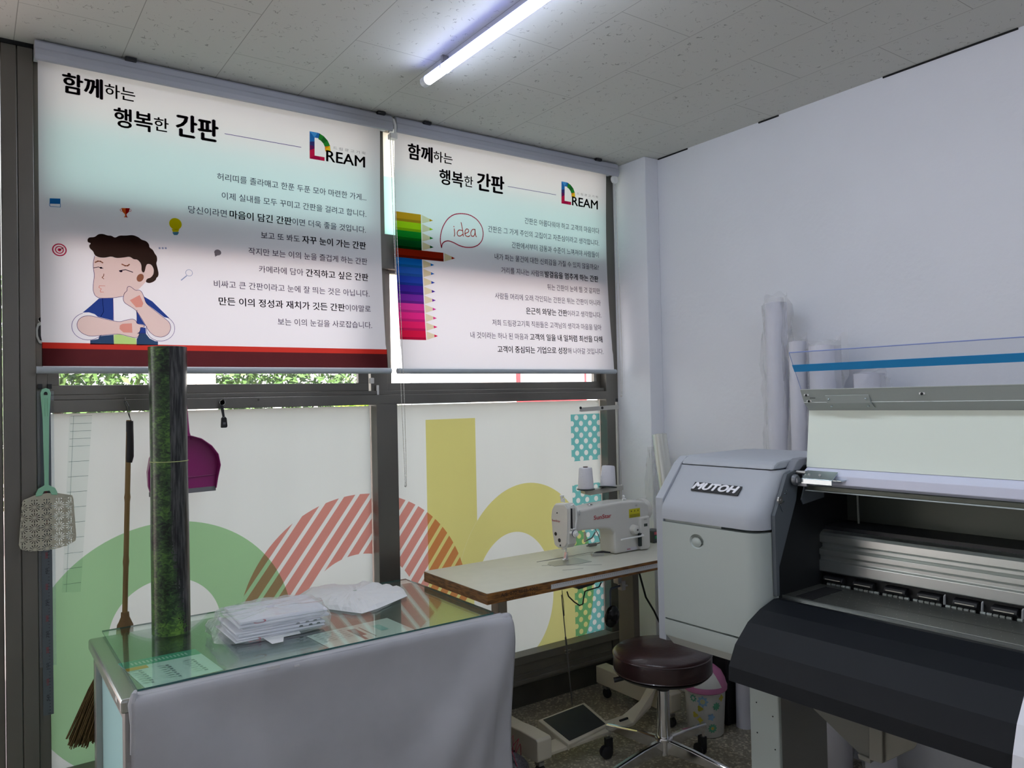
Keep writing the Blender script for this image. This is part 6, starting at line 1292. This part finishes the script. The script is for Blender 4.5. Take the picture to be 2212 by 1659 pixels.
# clear film roll leaning by the column
fo = thing('film_roll', 'shiny clear film roll leaning in the corner beside the column', 'roll', (2.60, 2.35, 0)); FIL = P('film_shine', (.72, .73, .68), .16, .45)
t1 = onX(1424, 938, 2.64); t0 = Vector((2.64, 2.36, .0)); m = MB(); m.tube([t0, t1], .034, 32); m.build('film', FIL, fo, smooth=True)
m = MB(); m.tube([t1+(t1-t0).normalized()*.0005, t1+(t1-t0).normalized()*.002], .019, 20); m.build('core', P('core_card', (.42, .40, .34), .7), fo)
po = thing('plastic_wrap', 'thin crumpled clear plastic sleeve hanging beside the leaning film roll', 'wrapping', (2.66, 2.60, 0)); m = MB()
def pf(u, v):
    a = 2*math.pi*u; z = .60+.62*v; c = onX(1398+18*(1-v), 1180-215*v, 2.655); rr = .020+.018*math.sin(math.pi*min(1, v*1.1))**.7*(1-.5*max(0, v-.85)/.15) + crumple(Vector((a*.6, z*3, 4)), .012, 2.5, 3)
    return (min(2.686, c.x+math.cos(a)*rr*.5), min(c.y, 2.62)+math.sin(a)*rr, c.z)
m.grid(pf, 28, 50); m.build('film', BAGC, po, weld=True)
# white tube standing behind the printer leg
w_ = onZ(1606, 1570, 0); m = MB(); m.tube([(w_.x+.01, w_.y, 0), (w_.x, w_.y-.015, .48)], .036, 24); tag(m.build('paper_tube', PAPW, smooth=True), 'white paper tube standing on the floor left of the printer leg', 'roll')
# black case on the floor behind the bin and black motor below the table
m = MB(); m.box((2.63, 2.178, .0), (2.77, 2.33, .36)); tag(m.build('black_case', P('case_black', (.006, .006, .007), .5), bevel=.008), 'black case on the floor between the flowery bin and the wall', 'case')
mo = thing('table_motor', 'round black motor lying in the dark below the sewing table', 'motor', (2.50, 2.62, 0)); m = MB(); c = onZ(1378, 1497, .0); c = Vector((2.56, 2.60, 0)); m.lathe([(0, .01), (.05, .01), (.058, .02), (.058, .10), (.045, .115), (0, .115)], c, 28); m.build('housing', BLACK, mo, smooth=True); m = MB(); m.lathe([(0, 0), (.04, 0), (.04, .012), (0, .012)], c, 20); m.build('base', BLACK, mo)
# red net bag by the desk corner
nb_ = thing('net_bag', 'dark net bag tied with red string on the floor by the desk cloth', 'bag', (1.66, 2.30, 0)); c = Vector((1.622, 2.34, 0)); m = MB()
m.bm.free(); m = MB(); 
def nbf(u, v):
    a = 2*math.pi*u; pr_ = [(.0, .0), (.045, .002), (.062, .03), (.060, .06), (.040, .09), (.014, .112), (.010, .12)]; f = v*6; i = min(5, int(f)); t = f-i; r = pr_[i][0]*(1-t)+pr_[i+1][0]*t; z = pr_[i][1]*(1-t)+pr_[i+1][1]*t
    r *= 1+.18*noise.noise(Vector((a*2, z*20, 2))); return (c.x+r*math.cos(a), c.y+r*math.sin(a), z+.002)
m.grid(nbf, 28, 18); m.build('net', P('net_dark', (.035, .03, .04), .6, col2=(.12, .11, .12), vscale=160), nb_, smooth=True, weld=True)
m = MB(); rq = random.Random(9)
for k in range(5):
    a = rq.uniform(0, 6); m.tube([c+Vector((.01*math.cos(a), .01*math.sin(a), .115)), c+Vector((.03*math.cos(a), .03*math.sin(a), .15+.02*rq.random())), c+Vector((.035*math.cos(a+.8), .035*math.sin(a+.8), .13)), c+Vector((.05*math.cos(a+1.2), .05*math.sin(a+1.2), .07))], .0016, 6)
m.build('string', P('string_red', (.30, .02, .05), .6), nb_, smooth=True)
a = onZ(1092, 1520, .02); m = MB(); m.tube([(1.47, 2.44, .25), (1.50, 2.46, .16), (1.62, 2.50, .20), (1.665, 2.53, .12), (1.68, 2.54, .006)], .0022, 6); tag(m.build('white_cord', WHITEP, smooth=True), 'thin white cord hanging down beside the desk cloth', 'cord')
